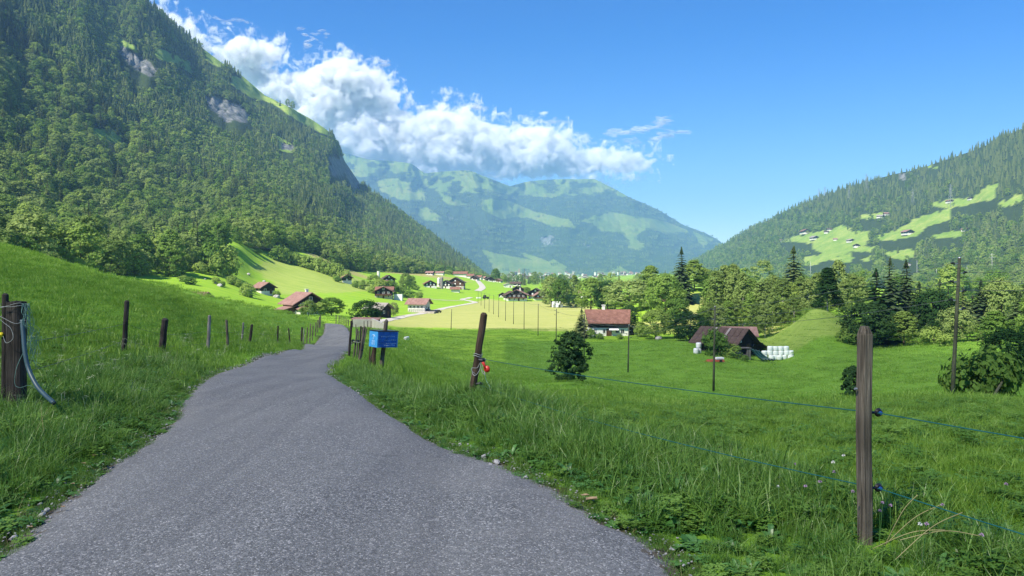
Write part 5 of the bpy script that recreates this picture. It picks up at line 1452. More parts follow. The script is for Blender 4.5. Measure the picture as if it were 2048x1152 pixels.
# boulders on the slope
def boulder(u, D, w, label, hh=.6):
    import bmesh
    bm = bmesh.new(); bmesh.ops.create_icosphere(bm, subdivisions=3, radius=.5)
    sd = random.uniform(0, 50)
    for v in bm.verts:
        n = fbm(v.co.x * 2 + sd, v.co.y * 2 + v.co.z * 1.3, 5, 3)
        v.co *= 1 + .45 * float(n)
        v.co.z *= hh
    me = bpy.data.meshes.new('boulder'); bm.to_mesh(me); bm.free(); me.materials.append(M['rock'])
    s = w / F * D
    o = link(bpy.data.objects.new('boulder', me)); o.location = GPT(u, D) + Vector((0, 0, s * hh * .25)); o.scale = (s, s * .8, s); o.rotation_euler = (0, 0, random.uniform(0, 3))
    return tag(o, label, 'boulder')
for a in [(495,302,20,'large pale boulder left of the small dark barn on the slope'),(440,296,12,'grey boulder below the tiny bush on the slope'),(431,300,7,'small stone beside the grey boulder on the slope'),
          (362,290,7,'single white stone near the left end of the slope'),(552,324,16,'boulder under the little bush right of the barn'),(466,318,12,'rock under the overhanging bush'),(497,380,9,'flat stone high in the yellowish meadow'),
          (528,385,8,'flat stone right of the other high in the meadow'),(1317,203,16,'grey boulder under the small rounded tree right of the farmhouse'),(622,500,9,'pale rock on the tan strip below the forest'),(410,305,5,'little stone in the grass left of centre on the slope')]:
    boulder(*a)
sb = bale(GPT(813, 128), 1, 'white bag lying in the near meadow at the field edge', None, 'wrap_white', .8); sb.scale = (1.0, .7, .55); sb.name = 'bag'; sb['category'] = 'bag'

# ------------------------------------------------------------------ posts, fences, sign
def stake(name, top, bot, D, wpx, mat, label, cat='fence post', group=None, sq=False, taper=1.0, seg=9, parent=None, dD=0.0, flat=False):
    """post between two photograph points at distance D; its foot goes into the ground"""
    a = P(bot[0], bot[1], D); b = P(top[0], top[1], D + dD)
    g = H1(a.x, a.y)
    d = (b - a)
    if parent is None:
        a = a - d * ((a.z - (g - 0.15)) / d.z)          # run the foot down to the soil
    r = wpx / F * D / 2
    m = MB()
    L_ = (b - a).length
    n = 9
    pts = [Vector((random.uniform(-1, 1) * r * .08, random.uniform(-1, 1) * r * .08, L_ * k / n)) for k in range(n + 1)]
    rad = [r * (1.06 - .1 * k / n) for k in range(n + 1)]
    if sq:
        m.tube(pts, [x * 1.3 for x in rad], 4, jit=.05)
    else:
        pts.append(Vector((0, 0, L_ + (0 if flat else r * .5)))); rad.append(r * (.95 if flat else .55))
        m.tube(pts, rad, seg, jit=.07)
    o = m.build(name, mat, None, a, smooth=False)
    o.rotation_mode = 'QUATERNION'
    o.rotation_quaternion = d.to_track_quat('Z', 'Y')
    if label: tag(o, label, cat, group)
    return o
# left fence
GLF = 'fence posts along the left of the road'
LFP = [((11,590),(10,812),7.95,13,'wood_dark','slim round stake tied to the left side of the thick weathered post',None),
 ((254,603),(247,716),14.3,9.5,'wood_dark','dark flat topped post standing first beyond the thick left post',None),
 ((330,640),(322,712),16,13,'wood_dark','short thick dark brown post, second beyond the thick left post',None),
 ((419,632),(416,702),24,6.5,'wood_pale','pale round stake, tallest of the left roadside fence',None),
 ((453,641),(456,700),25,5,'wood_grey','grey stake right of the tallest pale stake',None),
 ((487,646),(483,688),28,3.6,'wood_pale','thin crooked pale stake beside a dark one',None),
 ((504,650),(498,695),26.5,5.4,'wood_dark','dark leaning stake right of the thin crooked pale one',None),
 ((556,652),(555,690),35,3.2,'wood_dark','thin dark stake standing alone in the middle of the left fence',None),
 ((577,657),(580,686),40,2.8,'wood_dark','thin dark stake leaning left, beyond the one standing alone',None),
 ((604,655),(603,680),46,3.8,'wood_dark','dark thick stake of a close pair further up the left fence',None),
 ((608,658),(607,680),46,2.2,'wood_pale','pale stake of a close pair further up the left fence',None)]
lefts = []
for t_, b_, D, w, mt, lb, g_ in LFP:
    lefts.append(stake('fence_post', t_, b_, D, w, M[mt], lb, group=GLF))
for k, (u_, vt, vb, D) in enumerate([(615,655,674,52),(621,648,671,55),(626,652,669,58),(632,645,667,62),(636,640,664,66),(639,634,660,70),(641,630,656,73)]):
    lefts.append(stake('fence_post', (u_, vt), (u_ - 1, vb), D, 2.2, M['wood_grey'], 'small far stake where the left fence reaches the bend of the road', group='small far stakes at the bend of the road'))
# the thick weathered post with ropes and a hose
tp = empty('gate_post', P(33, 815, 7.9), 0, 'thick weathered square post with white cord wound round its top at the far left', 'post')
tpz = H1(tp.location.x, tp.location.y); dz = tp.location.z - tpz
Hh = 212 / F * 7.9 + dz
tp.location.z = tpz
m = MB()
import bmesh
n = 14
for k in range(3):
    pass
pts = [(0, 0, -0.1 + (Hh + .1) * k / n) for k in range(n + 1)]
rg = random.Random(3)
vs, fs, sg = [], [], 20
for i, q in enumerate(pts):
    for k in range(sg):
        a = 2 * math.pi * k / sg
        rr_ = .088 * (abs(math.cos(a)) ** 6 + abs(math.sin(a)) ** 6) ** (-1 / 6) * .93
        rr_ *= 1 - .10 * (vnoise(np.array([k * 1.7]), np.array([i * .12]), 4)[0])
        vs.append((math.cos(a) * rr_, math.sin(a) * rr_, q[2] + (rg.uniform(-.02, .012) if i == n else 0)))
for i in range(n):
    for k in range(sg): fs.append((i * sg + k, i * sg + (k + 1) % sg, (i + 1) * sg + (k + 1) % sg, (i + 1) * sg + k))
fs.append(tuple(range(n * sg, (n + 1) * sg)))
m.add(vs, fs); m.build('beam', M['wood_dark'], tp)
def curve_tube(name, pts, r, mat, parent=None, seg=5, sub=6, smooth=True):
    p = np.array([tuple(q) for q in pts], float)
    out = []
    for i in range(len(p) - 1):
        p0, p1, p2, p3 = p[max(i - 1, 0)], p[i], p[i + 1], p[min(i + 2, len(p) - 1)]
        for t in np.linspace(0, 1, sub, endpoint=False):
            out.append(0.5 * ((2 * p1) + (-p0 + p2) * t + (2 * p0 - 5 * p1 + 4 * p2 - p3) * t * t + (-p0 + 3 * p1 - 3 * p2 + p3) * t ** 3))
    out.append(p[-1])
    return MB().tube(out, r, seg).build(name, mat, parent, smooth=smooth)
top = Hh
for k in range(3):
    z = top - .05 - .06 * k * rg.uniform(.6, 1.2)
    loop = []
    for j in range(9):
        a = j / 8 * 2 * math.pi + k
        loop.append((math.cos(a) * (.115 + .02 * rg.random()) - (.07 if math.cos(a) < 0 else 0), math.sin(a) * .115, z + rg.uniform(-.05, .05)))
    curve_tube('cord', loop, .0024, M['rope'], tp)
curve_tube('cord', [(-.10,-.11,top-.03),(-.12,-.13,top-.14),(-.05,-.12,top-.22),(.02,-.12,top-.28),(.05,-.13,top-.38),(-.02,-.13,top-.43),(-.06,-.12,top-.36)], .0026, M['rope'], tp)
curve_tube('cord', [(.10,-.05,top-.55),(.085,-.13,top-.7),(.07,-.13,top-.86),(.12,-.12,top-.9),(.2,-.1,top-.88),(.28,-.08,top-.93)], .002, M['rope_green'], tp)
for k in range(16):                                     # torn netting hanging on the right side
    x0 = .09 + rg.uniform(0, .05); pts = [(x0, rg.uniform(-.1, .06), top - .02)]
    for j in range(1, 7): pts.append((x0 + .015 * j + rg.uniform(-.02, .03), rg.uniform(-.12, .08), top - .02 - j * rg.uniform(.07, .12)))
    curve_tube('netting_strand', pts, .0016, M['rope_green'], tp, 4)
hs_ = curve_tube('hose', [P(44, 640, 7.85), P(47, 672, 7.8), P(50, 705, 7.75), P(58, 740, 7.7), P(74, 772, 7.6), P(92, 792, 7.5), P(108, 806, 7.4)], .022, M['hose'], None, 10)
tag(hs_, 'dark blue grey rubber hose hanging from the thick left post into the grass', 'hose')
tag(MB().tube([(0,0,0),(0,.02,.02),(0,.03,.03)], [.02,.025,.012], 10).build('insulator', M['yellow_flower'], None, P(1, 672, 7.9)), 'yellow insulator at the very left edge of the picture', 'insulator')
# wires of the left fence
def wire(name, pts, r, mat, label, sag=0.0, cat='wire', group=None):
    out = []
    for a, b in zip(pts[:-1], pts[1:]):
        a, b = Vector(a), Vector(b); n = 10
        for k in range(n + (b == Vector(pts[-1]))):
            t = k / n; q = a.lerp(b, t); q.z -= sag * 4 * t * (1 - t); out.append(q)
    return tag(MB().tube(out, r, 5, cap=True).build(name, mat, None, smooth=True), label, cat, group)
def post_at(o, f):
    z = max(v.co.z for v in o.data.vertices)
    return o.location + o.rotation_quaternion @ Vector((0, 0, z * f))
for f, lb in ((.62, 'upper thin wire of the fence along the left of the road'), (.34, 'lower thin wire of the fence along the left of the road')):
    wire('fence_wire', [tp.location + Vector((.05, 0, Hh * f)), *[post_at(o, f) for o in lefts[1:14]]], .0028, M['wire'], lb, .02)
# right fence posts near the sign
GRF = 'bundle of stakes beside the sign'
RFP = [((703,642),(698,711),26,4.6,'wood_dark','dark stake nearest the road in the bundle beside the blue sign'),((715,658),(708,706),25.5,3.4,'wood_grey','second stake of the bundle, leaning, beside the blue sign'),
 ((717.5,662),(714,702),26,3,'wood_grey','short stake in the middle of the bundle beside the blue sign'),((722,653),(718.5,703),25,3.4,'wood_dark','dark upright stake in the middle of the bundle beside the blue sign'),
 ((729,654),(718,726),23,5.4,'wood_grey','long leaning grey stake in front of the bundle beside the blue sign'),((726,655),(723,690),25,3.6,'wood_dark','dark stake behind the long leaning grey one'),((733,657),(727,690),24.5,3,'wood_grey','rightmost stake of the bundle beside the blue sign')]
rf = [stake('fence_post', t_, b_, D, w, M[mt], lb, group=GRF) for t_, b_, D, w, mt, lb in RFP]
for u_, v_, D in ((705.5, 681, 25.5), (724, 700, 23), (716, 682, 25)):
    tag(MB().tube([(0,-.03,0),(0,.0,0),(0,.03,0)], [.02,.045,.02], 10).build('insulator', M['black'], None, P(u_, v_, D - .1)), 'black ring insulator on the stakes beside the blue sign', 'insulator', 'black ring insulators on the stakes')
wire('tie_rope', [P(704, 681, 25.5), P(714, 684, 25), P(722, 683, 23.6), P(729, 686, 24)], .008, M['rope'], 'white cord tying the bundle of stakes together', .02, 'cord')
for k, (u_, v_, D) in enumerate([(678,646,112),(682,647,109),(686,649,105),(690,650,101),(693.5,652,97),(697,654,92),(701,657,86),(705,660,78),(712,664,68),(672,645,116),(735,657,106),(742,657,104),(728,657,108)]):
    stake('fence_post', (u_ + random.uniform(-.5,.5), v_ - 15), (u_, v_), D, 1.7, M['wood_grey'], 'tiny far fence stake below the rounded tree beyond the bend', group='tiny far stakes beyond the bend')
# sign
sg_ = empty('sign_box', P(763, 738, 18.4), R(45), 'small blue painted board box on two posts with faint white writing by the road', 'sign')
sg_.location.z = H1(sg_.location.x, sg_.location.y)
zc = P(763, 678, 18.4).z - sg_.location.z
sg_.rotation_euler = (R(1.0), R(3.5), R(43))
w_, d_, h_ = .56, .36, .39
MB().box((0, 0, zc), (w_, d_, h_)).build('box', M['sign_edge'], sg_)
nb_ = 4
for k in range(nb_):
    MB().box((.0, -d_/2 - .006 - .003*(k % 2), zc - h_/2 + (k + .5) * h_/nb_), (w_ - .02, .012, h_/nb_ - .006)).build('board', M['sign_blue'], sg_)
MB().box((-w_/2 - .008, 0, zc), (.016, d_ + .01, h_)).build('side_panel', M['sign_skylit'], sg_)
MB().box((0, 0, zc + h_/2 + .012), (w_ + .05, d_ + .05, .02)).build('lid', M['black'], sg_)
MB().box((w_/2 + .006, -d_/2 + .005, zc), (.02, .03, h_)).build('edge_strip', M['sign_edge'], sg_)
let = MB(); lr = random.Random(8)
def scribble(x0, x1, z, amp, y, seed):
    q = random.Random(seed); x = x0
    while x < x1:
        n = q.randint(3, 5); wl = q.uniform(.022, .045)
        pts = [(x + wl * i / n, y, z + q.uniform(-amp, amp)) for i in range(n + 1)]
        let.tube(pts, .0045, 4); x += wl + q.uniform(.008, .022)
scribble(-.20, .20, zc + .075, .012, -d_/2 - .014, 1); scribble(-.10, .22, zc - .015, .014, -d_/2 - .014, 2)
scribble(-.04, .24, zc - .095, .016, -d_/2 - .014, 3); scribble(-.10, .2, zc - .14, .012, -d_/2 - .014, 4)
let.build('writing', M['chalk'], sg_)
ar = MB(); X_ = -w_/2 - .019
ar.tube([(X_, 0, zc - .01), (X_, 0, zc + .10)], .007, 4); ar.tube([(X_, .0, zc + .105), (X_, -.045, zc + .095), (X_, -.075, zc + .06)], .007, 4); ar.tube([(X_, .0, zc + .105), (X_, .045, zc + .095), (X_, .075, zc + .06)], .007, 4)
for k in range(4): ar.tube([(X_, .06, zc - .03 - k*.03), (X_, .02, zc - .045 - k*.03), (X_, -.03, zc - .03 - k*.03), (X_, -.07, zc - .04 - k*.03)], .004, 4)
ar.build('arrow', M['chalk'], sg_)
for (t_, b_, w, mt) in (((749,692),(747,738),8.0,'wood_brown'), ((772.5,642),(763,733),8.5,'wood_grey')):
    o = stake('post', t_, b_, 18.55, w, M[mt], None, flat=True)
    o.matrix_world = Matrix.LocRotScale(o.location, o.rotation_quaternion, None)
    bpy.context.view_layer.update()
    o.parent = sg_; o.matrix_parent_inverse = sg_.matrix_world.inverted()
o = stake('brace', (747,700), (738,737), 18.75, 5.5, M['wood_dark'], None)
bpy.context.view_layer.update(); o.parent = sg_; o.matrix_parent_inverse = sg_.matrix_world.inverted()
stake('garden_stake', (741,683),(740,700), 19.2, 2.5, M['wood_brown'], 'short brown stake behind the blue sign', 'stake')
# leaning post with gate handle
lp = stake('fence_post', (968,629), (943,797), 9.5, 14, M['wood_brown'], 'round brown leaning post with a red gate handle hanging from it', seg=12, flat=False)
def lp_at(v): 
    t = (797 - v) / (797 - 629); return P(943 + 25 * t, v, 9.5)
for v_ in (708, 712):
    c0 = lp_at(v_); loop = [(c0.x + math.cos(a) * .056, c0.y + math.sin(a) * .056, c0.z + .012 * math.sin(a * 2)) for a in np.linspace(0, 2 * math.pi, 13)]
    tag(MB().tube(loop, .0045, 5).build('cord', M['rope'], None, smooth=True), 'white cord tied round the leaning post above the red handle', 'cord', 'cords round the leaning post')
tag(curve_tube('cord', [P(951,748,9.42), P(944,742,9.4), P(944,736,9.4), P(955,735,9.42), P(962,722,9.4), P(960,738,9.38), P(952,750,9.38), P(946,749,9.4), P(944,740,9.42)], .004, M['rope']), 'white cord hanging in a loose loop on the left of the leaning post', 'cord')
tag(curve_tube('cord', [P(971,716,9.4), P(970,724,9.4), P(964,735,9.4), P(965,745,9.38), P(970,749,9.38), P(968,742,9.4)], .0045, M['rope']), 'white cord looping down beside the red handle', 'cord')
tag(curve_tube('cord', [P(970,750,9.4), P(973,762,9.4), P(979,772,9.35), P(984,782,9.3)], .004, M['rope_green']), 'pale green frayed cord hanging below the red handle', 'cord')
hd = empty('electric_gate_grip', P(966, 723, 9.4), 0, 'red plastic gate handle with black end hanging on the leaning post', 'handle')
A_, B_ = P(965, 722, 9.4) - hd.location, P(972, 738, 9.4) - hd.location
MB().tube([A_, A_.lerp(B_, .5), B_], [.022, .017, .02], 10).build('grip', M['red_plastic'], hd, smooth=True)
Cn = P(974, 738, 9.4) - hd.location
MB().tube([Cn + Vector((-.01, -.02, 0)), Cn, Cn + Vector((.01, .02, 0))], [.035, .045, .03], 14).build('flange', M['red_plastic'], hd, smooth=True)
MB().tube([A_ + Vector((-.05, 0, .015)), A_ + Vector((.0, 0, .01)), A_ + Vector((.03, 0, .02))], [.02, .03, .02], 8).build('end_cap', M['black'], hd)
tag(MB().tube([(0,0,0),(.05,0,.01),(.09,0,-.005)], [.012,.02,.012], 8).build('insulator', M['black'], None, P(952, 768, 9.4)), 'dark insulator low on the leaning post', 'insulator')
# near right post: split, bevelled top
npst = empty('fence_post', Vector(((1729 - CX) / F * 4.27, 4.27, 0)), R(8), 'tall weathered square post with narrowed top at the near right', 'fence post')
m = MB(); wv = .036; hp = 1.29
n = 26
vs, fs, sg = [], [], 16
for i in range(n + 1):
    z = -.12 + (hp + .07) * i / n
    for k in range(sg):
        a = 2 * math.pi * (k + .5) / sg
        rr_ = wv * (abs(math.cos(a)) ** 7 + abs(math.sin(a)) ** 7) ** (-1 / 7)
        rr_ *= 1 - .07 * vnoise(np.array([k * 2.3]), np.array([i * .09]), 14)[0] + .015 * math.sin(i * .8)
        vs.append((math.cos(a) * rr_ + .004 * math.sin(i * .3), math.sin(a) * rr_, z))
vs += [(math.cos(2 * math.pi * (k + .5) / sg) * wv * .55, math.sin(2 * math.pi * (k + .5) / sg) * wv * .8, hp) for k in range(sg)]
for i in range(n + 1):
    for k in range(sg): fs.append((i * sg + k, i * sg + (k + 1) % sg, (i + 1) * sg + (k + 1) % sg, (i + 1) * sg + k))
fs.append(tuple(range((n + 1) * sg, (n + 2) * sg)))
m.add(vs, fs); m.build('beam', M['wood_grey'], npst)
def ring_ins(z, sx):
    b = MB(); b.tube([(sx * .036, 0, z), (sx * .075, 0, z)], .008, 8)
    o = b.build('insulator', M['black'], npst)
    t = MB()
    t.tube([(sx * .088, -.012, z), (sx * .088, .002, z), (sx * .088, .012, z)], [.018, .026, .016], 14)
    t.build('head', M['black'], o, smooth=False)
    t = MB(); t.tube([(sx * .09, -.019, z), (sx * .09, .0, z)], .010, 10); t.build('core', M['blue_plastic'], o)
ring_ins(.79, 1); ring_ins(.355, 1)
MB().tube([(-.047, 0, .93), (-.062, 0, .93)], .007, 8).build('old_insulator', M['metal'], npst)
q1 = Vector((npst.location.x + .085, 4.25, .79)); q2 = Vector((npst.location.x + .085, 4.25, .355))
for q, v0, lb in ((q1, 718, 'upper teal electric fence wire running to the near right post'), (q2, 770, 'lower teal electric fence wire running to the near right post')):
    a = P(965 if v0 == 718 else 958, v0, 9.4)
    e = a + (q - a) * 1.75; e.z = q.z + (q.z - a.z) * .6
    wire('electric_wire', [a, q, e], .0034, M['teal'], lb, .03 if v0 == 718 else .06)
# dead leaf and twigs on the road
def dead_leaf(u_, v_, s, lb, k):
    D = CAMZ * F / (v_ - HV); p_ = P(u_, v_, D); p_.z = H1(p_.x, p_.y) + .05
    q = random.Random(k); m = MB()
    ring = [(math.cos(a) * s * q.uniform(.6, 1.1), math.sin(a) * s * .6 * q.uniform(.6, 1.1), s * .35 * abs(math.sin(a * 1.5)) + .003) for a in np.linspace(0, 2 * math.pi, 9)[:-1]]
    m.add([(0, 0, s * .12)] + ring, [(0, i + 1, (i + 1) % 8 + 1) for i in range(8)])
    return tag(m.build('dead_leaf', M['dead_leaf'], None, p_), lb, 'leaf')
dead_leaf(1183, 1036, .055, 'curled brown dead leaf on the right edge of the road', 1)
dead_leaf(1170, 1028, .035, 'smaller dark dead leaf touching the curled brown one', 2)
for k, (u_, v_) in enumerate([(190, 925), (167, 942), (145, 984), (60, 1072), (125, 1031)]):
    dead_leaf(u_, v_, .02, 'small dry leaf scrap along the left edge of the road', 5 + k)['group'] = 'dry leaf scraps on the left road edge'

# ------------------------------------------------------------------ poles and pylons
def util_pole(top, bot, D, rb, label, arms=0, group=None):
    a = P(bot[0], bot[1], D); g = H1(a.x, a.y); b = P(top[0], top[1], D)
    root = empty('utility_pole', (a.x, a.y, g), 0, label, 'pole', group)
    d = b - Vector((a.x, a.y, g)); L_ = d.length
    m = MB(); m.tube([(0,0,-.3), d * .33, d * .66, d], [rb, rb * .9, rb * .8, rb * .7], 10); m.build('shaft', M['pole'], root, smooth=True)
    m = MB(); m.tube([d, d + Vector((0,0,.06))], [rb * .8, rb * .5], 10); m.build('cap', M['metal'], root)
    pts = []
    for k in range(arms):
        s = -1 if k % 2 == 0 else 1
        q = d * (1 - (.038 + .058 * k) * (10 / max(L_, 8)) )
        h = MB(); h.tube([q, q + Vector((s * .32, 0, 0)), q + Vector((s * .42, 0, .03))], .035, 6); o = h.build('bracket', M['metal'], root)
        i_ = MB(); i_.tube([q + Vector((s * .30, 0, -.05)), q + Vector((s * .36, 0, .06)), q + Vector((s * .54, 0, .05))], [.05, .085, .05], 8); i_.build('insulator', M['black'], o)
        pts.append(Vector((a.x, a.y, g)) + q + Vector((s * .45, 0, .05)))
    root['n'] = arms
    return pts, Vector((a.x, a.y, g)) + d
PL = [((1919,516),(1903,830),47,.135,'tall near utility pole with six brackets at the right of the picture',6),((1430,613),(1427,782),88,.14,'utility pole standing in front of the barn',4),
 ((1258,650),(1256,745),126,.13,'utility pole in front of the right end of the farmhouse',4),((1169,628),(1168,690),160,.13,'utility pole right of the short spruce, left of the farmhouse',3),
 ((1113,618),(1112,690),191,.13,'fifth pole of the line, rising before the white bales',3)]
tops = []
for t_, b_, D, r_b, lb, n_ in PL:
    tops.append(util_pole(t_, b_, D, r_b, lb, n_))
GUP = 'receding poles across the yellow field'
for k, (u_, vt, D) in enumerate([(1076,608,218),(1048,602,241),(1027,597,270),(1011,592,293),(997,593,316),(987,590,336),(978,588,357),(969,586,385),(962,584,415),(956,583,445)]):
    tops.append(util_pole((u_ + .5, vt), (u_, 650), D, .12, 'thin receding pole of the line crossing the yellow field', 0, GUP))
util_pole((903.5,618),(902,657),246,.13,'single pole at the left part of the near edge of the yellow field',0)
stake('strut_pole', (2013,748), (1964,834), 47, 5, M['pole'], 'leaning strut pole sticking out of the shrubs at the right', 'pole', dD=2.0)
GW = 'overhead cables of the pole line'
for i in range(len(tops) - 1):
    pa_, ta = tops[i]; pb_, tb = tops[i + 1]
    for k in range(3 if i < 3 else 1):
        a = pa_[2 * k] if len(pa_) > 2 * k else ta; b = pb_[min(2 * k, len(pb_) - 1)] if pb_ else tb
        wire('overhead_cable', [a, b], .016 if i < 2 else .024, M['cable'], '%s cable beyond pole number %s of the line, counting from the tall near one' % (('upper', 'middle', 'lower')[k], ORD[i]), .5, 'cable', GW)
for k in range(4):
    a = tops[0][0][k]; b = a + Vector((26, -34, 1.2 + .3 * k))
    wire('overhead_cable', [a, b], .014, M['cable'], 'overhead cable number %s from the top, leaving the tall near pole to the right' % ORD[k], .4, 'cable', 'cables leaving the tall near pole')

def pylon(u_, vt, vb, label, thick=.35, arms=3, kind='lattice', sheet=None, D=None, pale=False):
    q = on_sheet(sheet, u_, vb) if sheet is not None else GPT(u_, D)
    if sheet is not None: q = P(u_, vb, q.y)
    h = (vb - vt) / F * q.y
    root = empty('pylon' if kind == 'lattice' else 'mast', q, .3, label, 'pylon' if kind == 'lattice' else 'mast')
    mt = M['metal'] if not pale else M['white_paint']
    m = MB()
    if kind == 'lattice':
        b = h * .09
        for sx in (-1, 1):
            for sy in (-1, 1): m.tube([(sx * b, sy * b, -4), (sx * b * .35, sy * b * .35, h * .6), (sx * b * .1, sy * b * .1, h)], thick * .5, 4)
        nz = 7
        for k in range(nz):
            z0_, z1_ = h * k / nz * .9, h * (k + 1) / nz * .9
            f0, f1 = b * (1 - .85 * z0_ / h), b * (1 - .85 * z1_ / h)
            for sy in (-1, 1):
                m.tube([(-f0, sy * f0, z0_), (f1, sy * f1, z1_)], thick * .3, 4); m.tube([(f0, sy * f0, z0_), (-f1, sy * f1, z1_)], thick * .3, 4)
    else:
        m.tube([(0, 0, -4), (0, 0, h)], [thick * .9, thick * .6], 6)
    m.build('tower' if kind == 'lattice' else 'shaft', mt, root)
    for k in range(arms):
        a = MB(); z = h * (.93 - .15 * k); l = h * (.16 + .05 * (k == 1))
        a.tube([(-l, 0, z), (0, 0, z + (h * .025 if kind == 'lattice' else 0)), (l, 0, z)], thick * .45, 4); a.build('crossarm', mt, root)
pylon(1901,368,413,'biggest lattice pylon, above the reddish hut on the right mountain', .55, sheet=RM)
pylon(1826,378,414,'second lattice pylon, among trees left of the biggest one', .5, sheet=RM)
pylon(1733,348,386,'lattice pylon rising over the forest ridge in the middle', .5, sheet=RM)
pylon(1698,372,396,'small lattice pylon left of the ridge pylon', .5, sheet=RM)
pylon(1650,373,400,'faint pylon on the skyline, right of two', .5, sheet=RM); pylon(1638,377,402,'faint pylon on the skyline, left of two', .45, sheet=RM)
pylon(1984,506,548,'pale mast with two crossarms in the forest above the tall pole', .3, 2, 'mast', RM, pale=True)
pylon(1621,522,552,'slim white mast behind the birches beside the broad spruce', .35, 0, 'mast', RM, pale=True); pylon(1834,520,556,'slim white mast above the dark spruce clump', .28, 0, 'mast', RM, pale=True)
for k, (u_, vt, vb) in enumerate([(1538,540,556),(1525,543,557),(1484,543,558),(1560,542,556),(1873,538,556),(1890,536,554),(1858,540,556),(1934,534,556),(1686,535,548),(1690,534,548)]):
    q = on_sheet(RM, u_, vb); h = (vb - vt) / F * q.y
    o = MB().tube([(0,0,-5),(0,0,h)], .22, 5).build('mast', M['white_paint'], None, P(u_, vb, q.y)); tag(o, 'tiny white railway mast at the foot of the right mountain', 'mast', 'railway masts at the mountain foot')
# three rounded trees on the skyline of the left mountain
for u_, v_, s, lb in ((561, 207, 1.0, 'small spruce on the bare skyline of the left mountain'), (574, 209, 1.1, 'left rounded tree on the bare skyline of the left mountain'), (588, 213, 1.15, 'right rounded tree on the bare skyline of the left mountain')):
    q = on_sheet(LM, u_, v_ + 4); o = link(bpy.data.objects.new('spruce_tree' if u_ == 561 else 'broadleaf_tree', SPR[0] if u_ == 561 else BRD[1])); o.location = q; o.scale = (s, s, s * .95); tag(o, lb, 'tree')

# ------------------------------------------------------------------ grass
def blades(nb, rad, hmin, hmax, wid, seed, lean=.5, segs=2, leafy=False):
    r = np.random.default_rng(seed); V, Q = [], []
    for k in range(nb):
        a = r.uniform(0, 6.28); d = rad * np.sqrt(r.uniform()); bx, by = np.cos(a) * d, np.sin(a) * d
        h = r.uniform(hmin, hmax); w = wid * r.uniform(.6, 1.3); th = r.uniform(0, 6.28); ld = r.uniform(0, 6.28); ln = h * r.uniform(.05, lean)
        sd = np.array([np.cos(th), np.sin(th), 0]) * w / 2; dl = np.array([np.cos(ld), np.sin(ld), 0])
        b = len(V)
        for i in range(segs + 1):
            t = i / segs; c = np.array([bx, by, -.01]) + dl * ln * t ** 2 + np.array([0, 0, h * (t - .25 * t * t * (ln / h))])
            ww = (1 - t) ** .6 if not leafy else (np.sin(np.pi * min(1, .12 + t * .88)) + .06)
            V += [c - sd * ww, c + sd * ww]
        for i in range(segs): Q.append((b + 2 * i, b + 2 * i + 1, b + 2 * i + 3, b + 2 * i + 2))
    return np.array(V), np.array(Q)
def herb(nl, L_, wid, seed, rise=.8):
    r = np.random.default_rng(seed); V, Q = [], []
    for k in range(nl):
        a = 6.28 * k / nl + r.uniform(-.4, .4); l = L_ * r.uniform(.6, 1.1); w = wid * r.uniform(.7, 1.2); up = rise * r.uniform(.4, 1.3)
        d = np.array([np.cos(a), np.sin(a), 0]); s = np.array([-np.sin(a), np.cos(a), 0]); b = len(V)
        for i in range(6):
            t = i / 5; c = d * l * t * (1 - .25 * up) + np.array([0, 0, l * (up * t - .75 * up * t * t * .9) + .005])
            ww = w * np.sin(np.pi * (.06 + .9 * t)) ** .7 * (1 + .18 * (i % 2)); V += [c - s * ww + [0, 0, ww * .3], c, c + s * ww + [0, 0, ww * .3]]
        for i in range(5):
            for j in range(2): Q.append((b + 3 * i + j, b + 3 * i + j + 1, b + 3 * i + j + 4, b + 3 * i + j + 3))
    return np.array(V), np.array(Q)
def trefoil(n, seed, s=.018, hh=.1):
    r = np.random.default_rng(seed); V, Q = [], []
    for k in range(n):
        a0 = r.uniform(0, 6.28); x, y = r.normal(size=2) * .06; z = r.uniform(.3, 1) * hh
        for j in range(3):
            a = a0 + j * 2.09; d = np.array([np.cos(a), np.sin(a), r.uniform(-.2, .3)]); q = np.array([-np.sin(a), np.cos(a), 0]); c = np.array([x, y, z]); b = len(V)
            V += [c, c + d * s * .7 - q * s * .6, c + d * s * 1.4, c + d * s * .7 + q * s * .6]; Q.append((b, b + 1, b + 2, b + 3))
    return np.array(V), np.array(Q)
def umbel(seed, hh=.45):
    r = np.random.default_rng(seed); V, Q = [], []
    for st in range(5):
        x, y = r.normal(size=2) * .07; h = hh * r.uniform(.7, 1.1); lx, ly = r.normal(size=2) * .05; b = len(V)
        V += [(x - .002, y, 0), (x + .002, y, 0), (x + lx + .002, y + ly, h), (x + lx - .002, y + ly, h)]; Q.append((b, b + 1, b + 2, b + 3))
        for j in range(12):
            cx_, cy_ = r.normal(size=2) * .025; b = len(V); s = .006; z = h + r.uniform(-.01, .015)
            V += [(x + lx + cx_ - s, y + ly + cy_, z), (x + lx + cx_, y + ly + cy_ - s, z), (x + lx + cx_ + s, y + ly + cy_, z + .004), (x + lx + cx_, y + ly + cy_ + s, z)]; Q.append((b, b + 1, b + 2, b + 3))
    return np.array(V, float), np.array(Q)
fm = lambda nm, vq, mt: fastmesh(nm, vq[0], vq[1], mt)
VERGE = [fm('tuft', blades(46, .10, .10, .30, .007, 1, .7, 3), M['grass_verge']), fm('tuft', blades(40, .09, .14, .36, .009, 2, .9, 3), M['grass_verge']), fm('tuft', blades(60, .12, .05, .16, .006, 3, .9, 2), M['grass_verge'])]
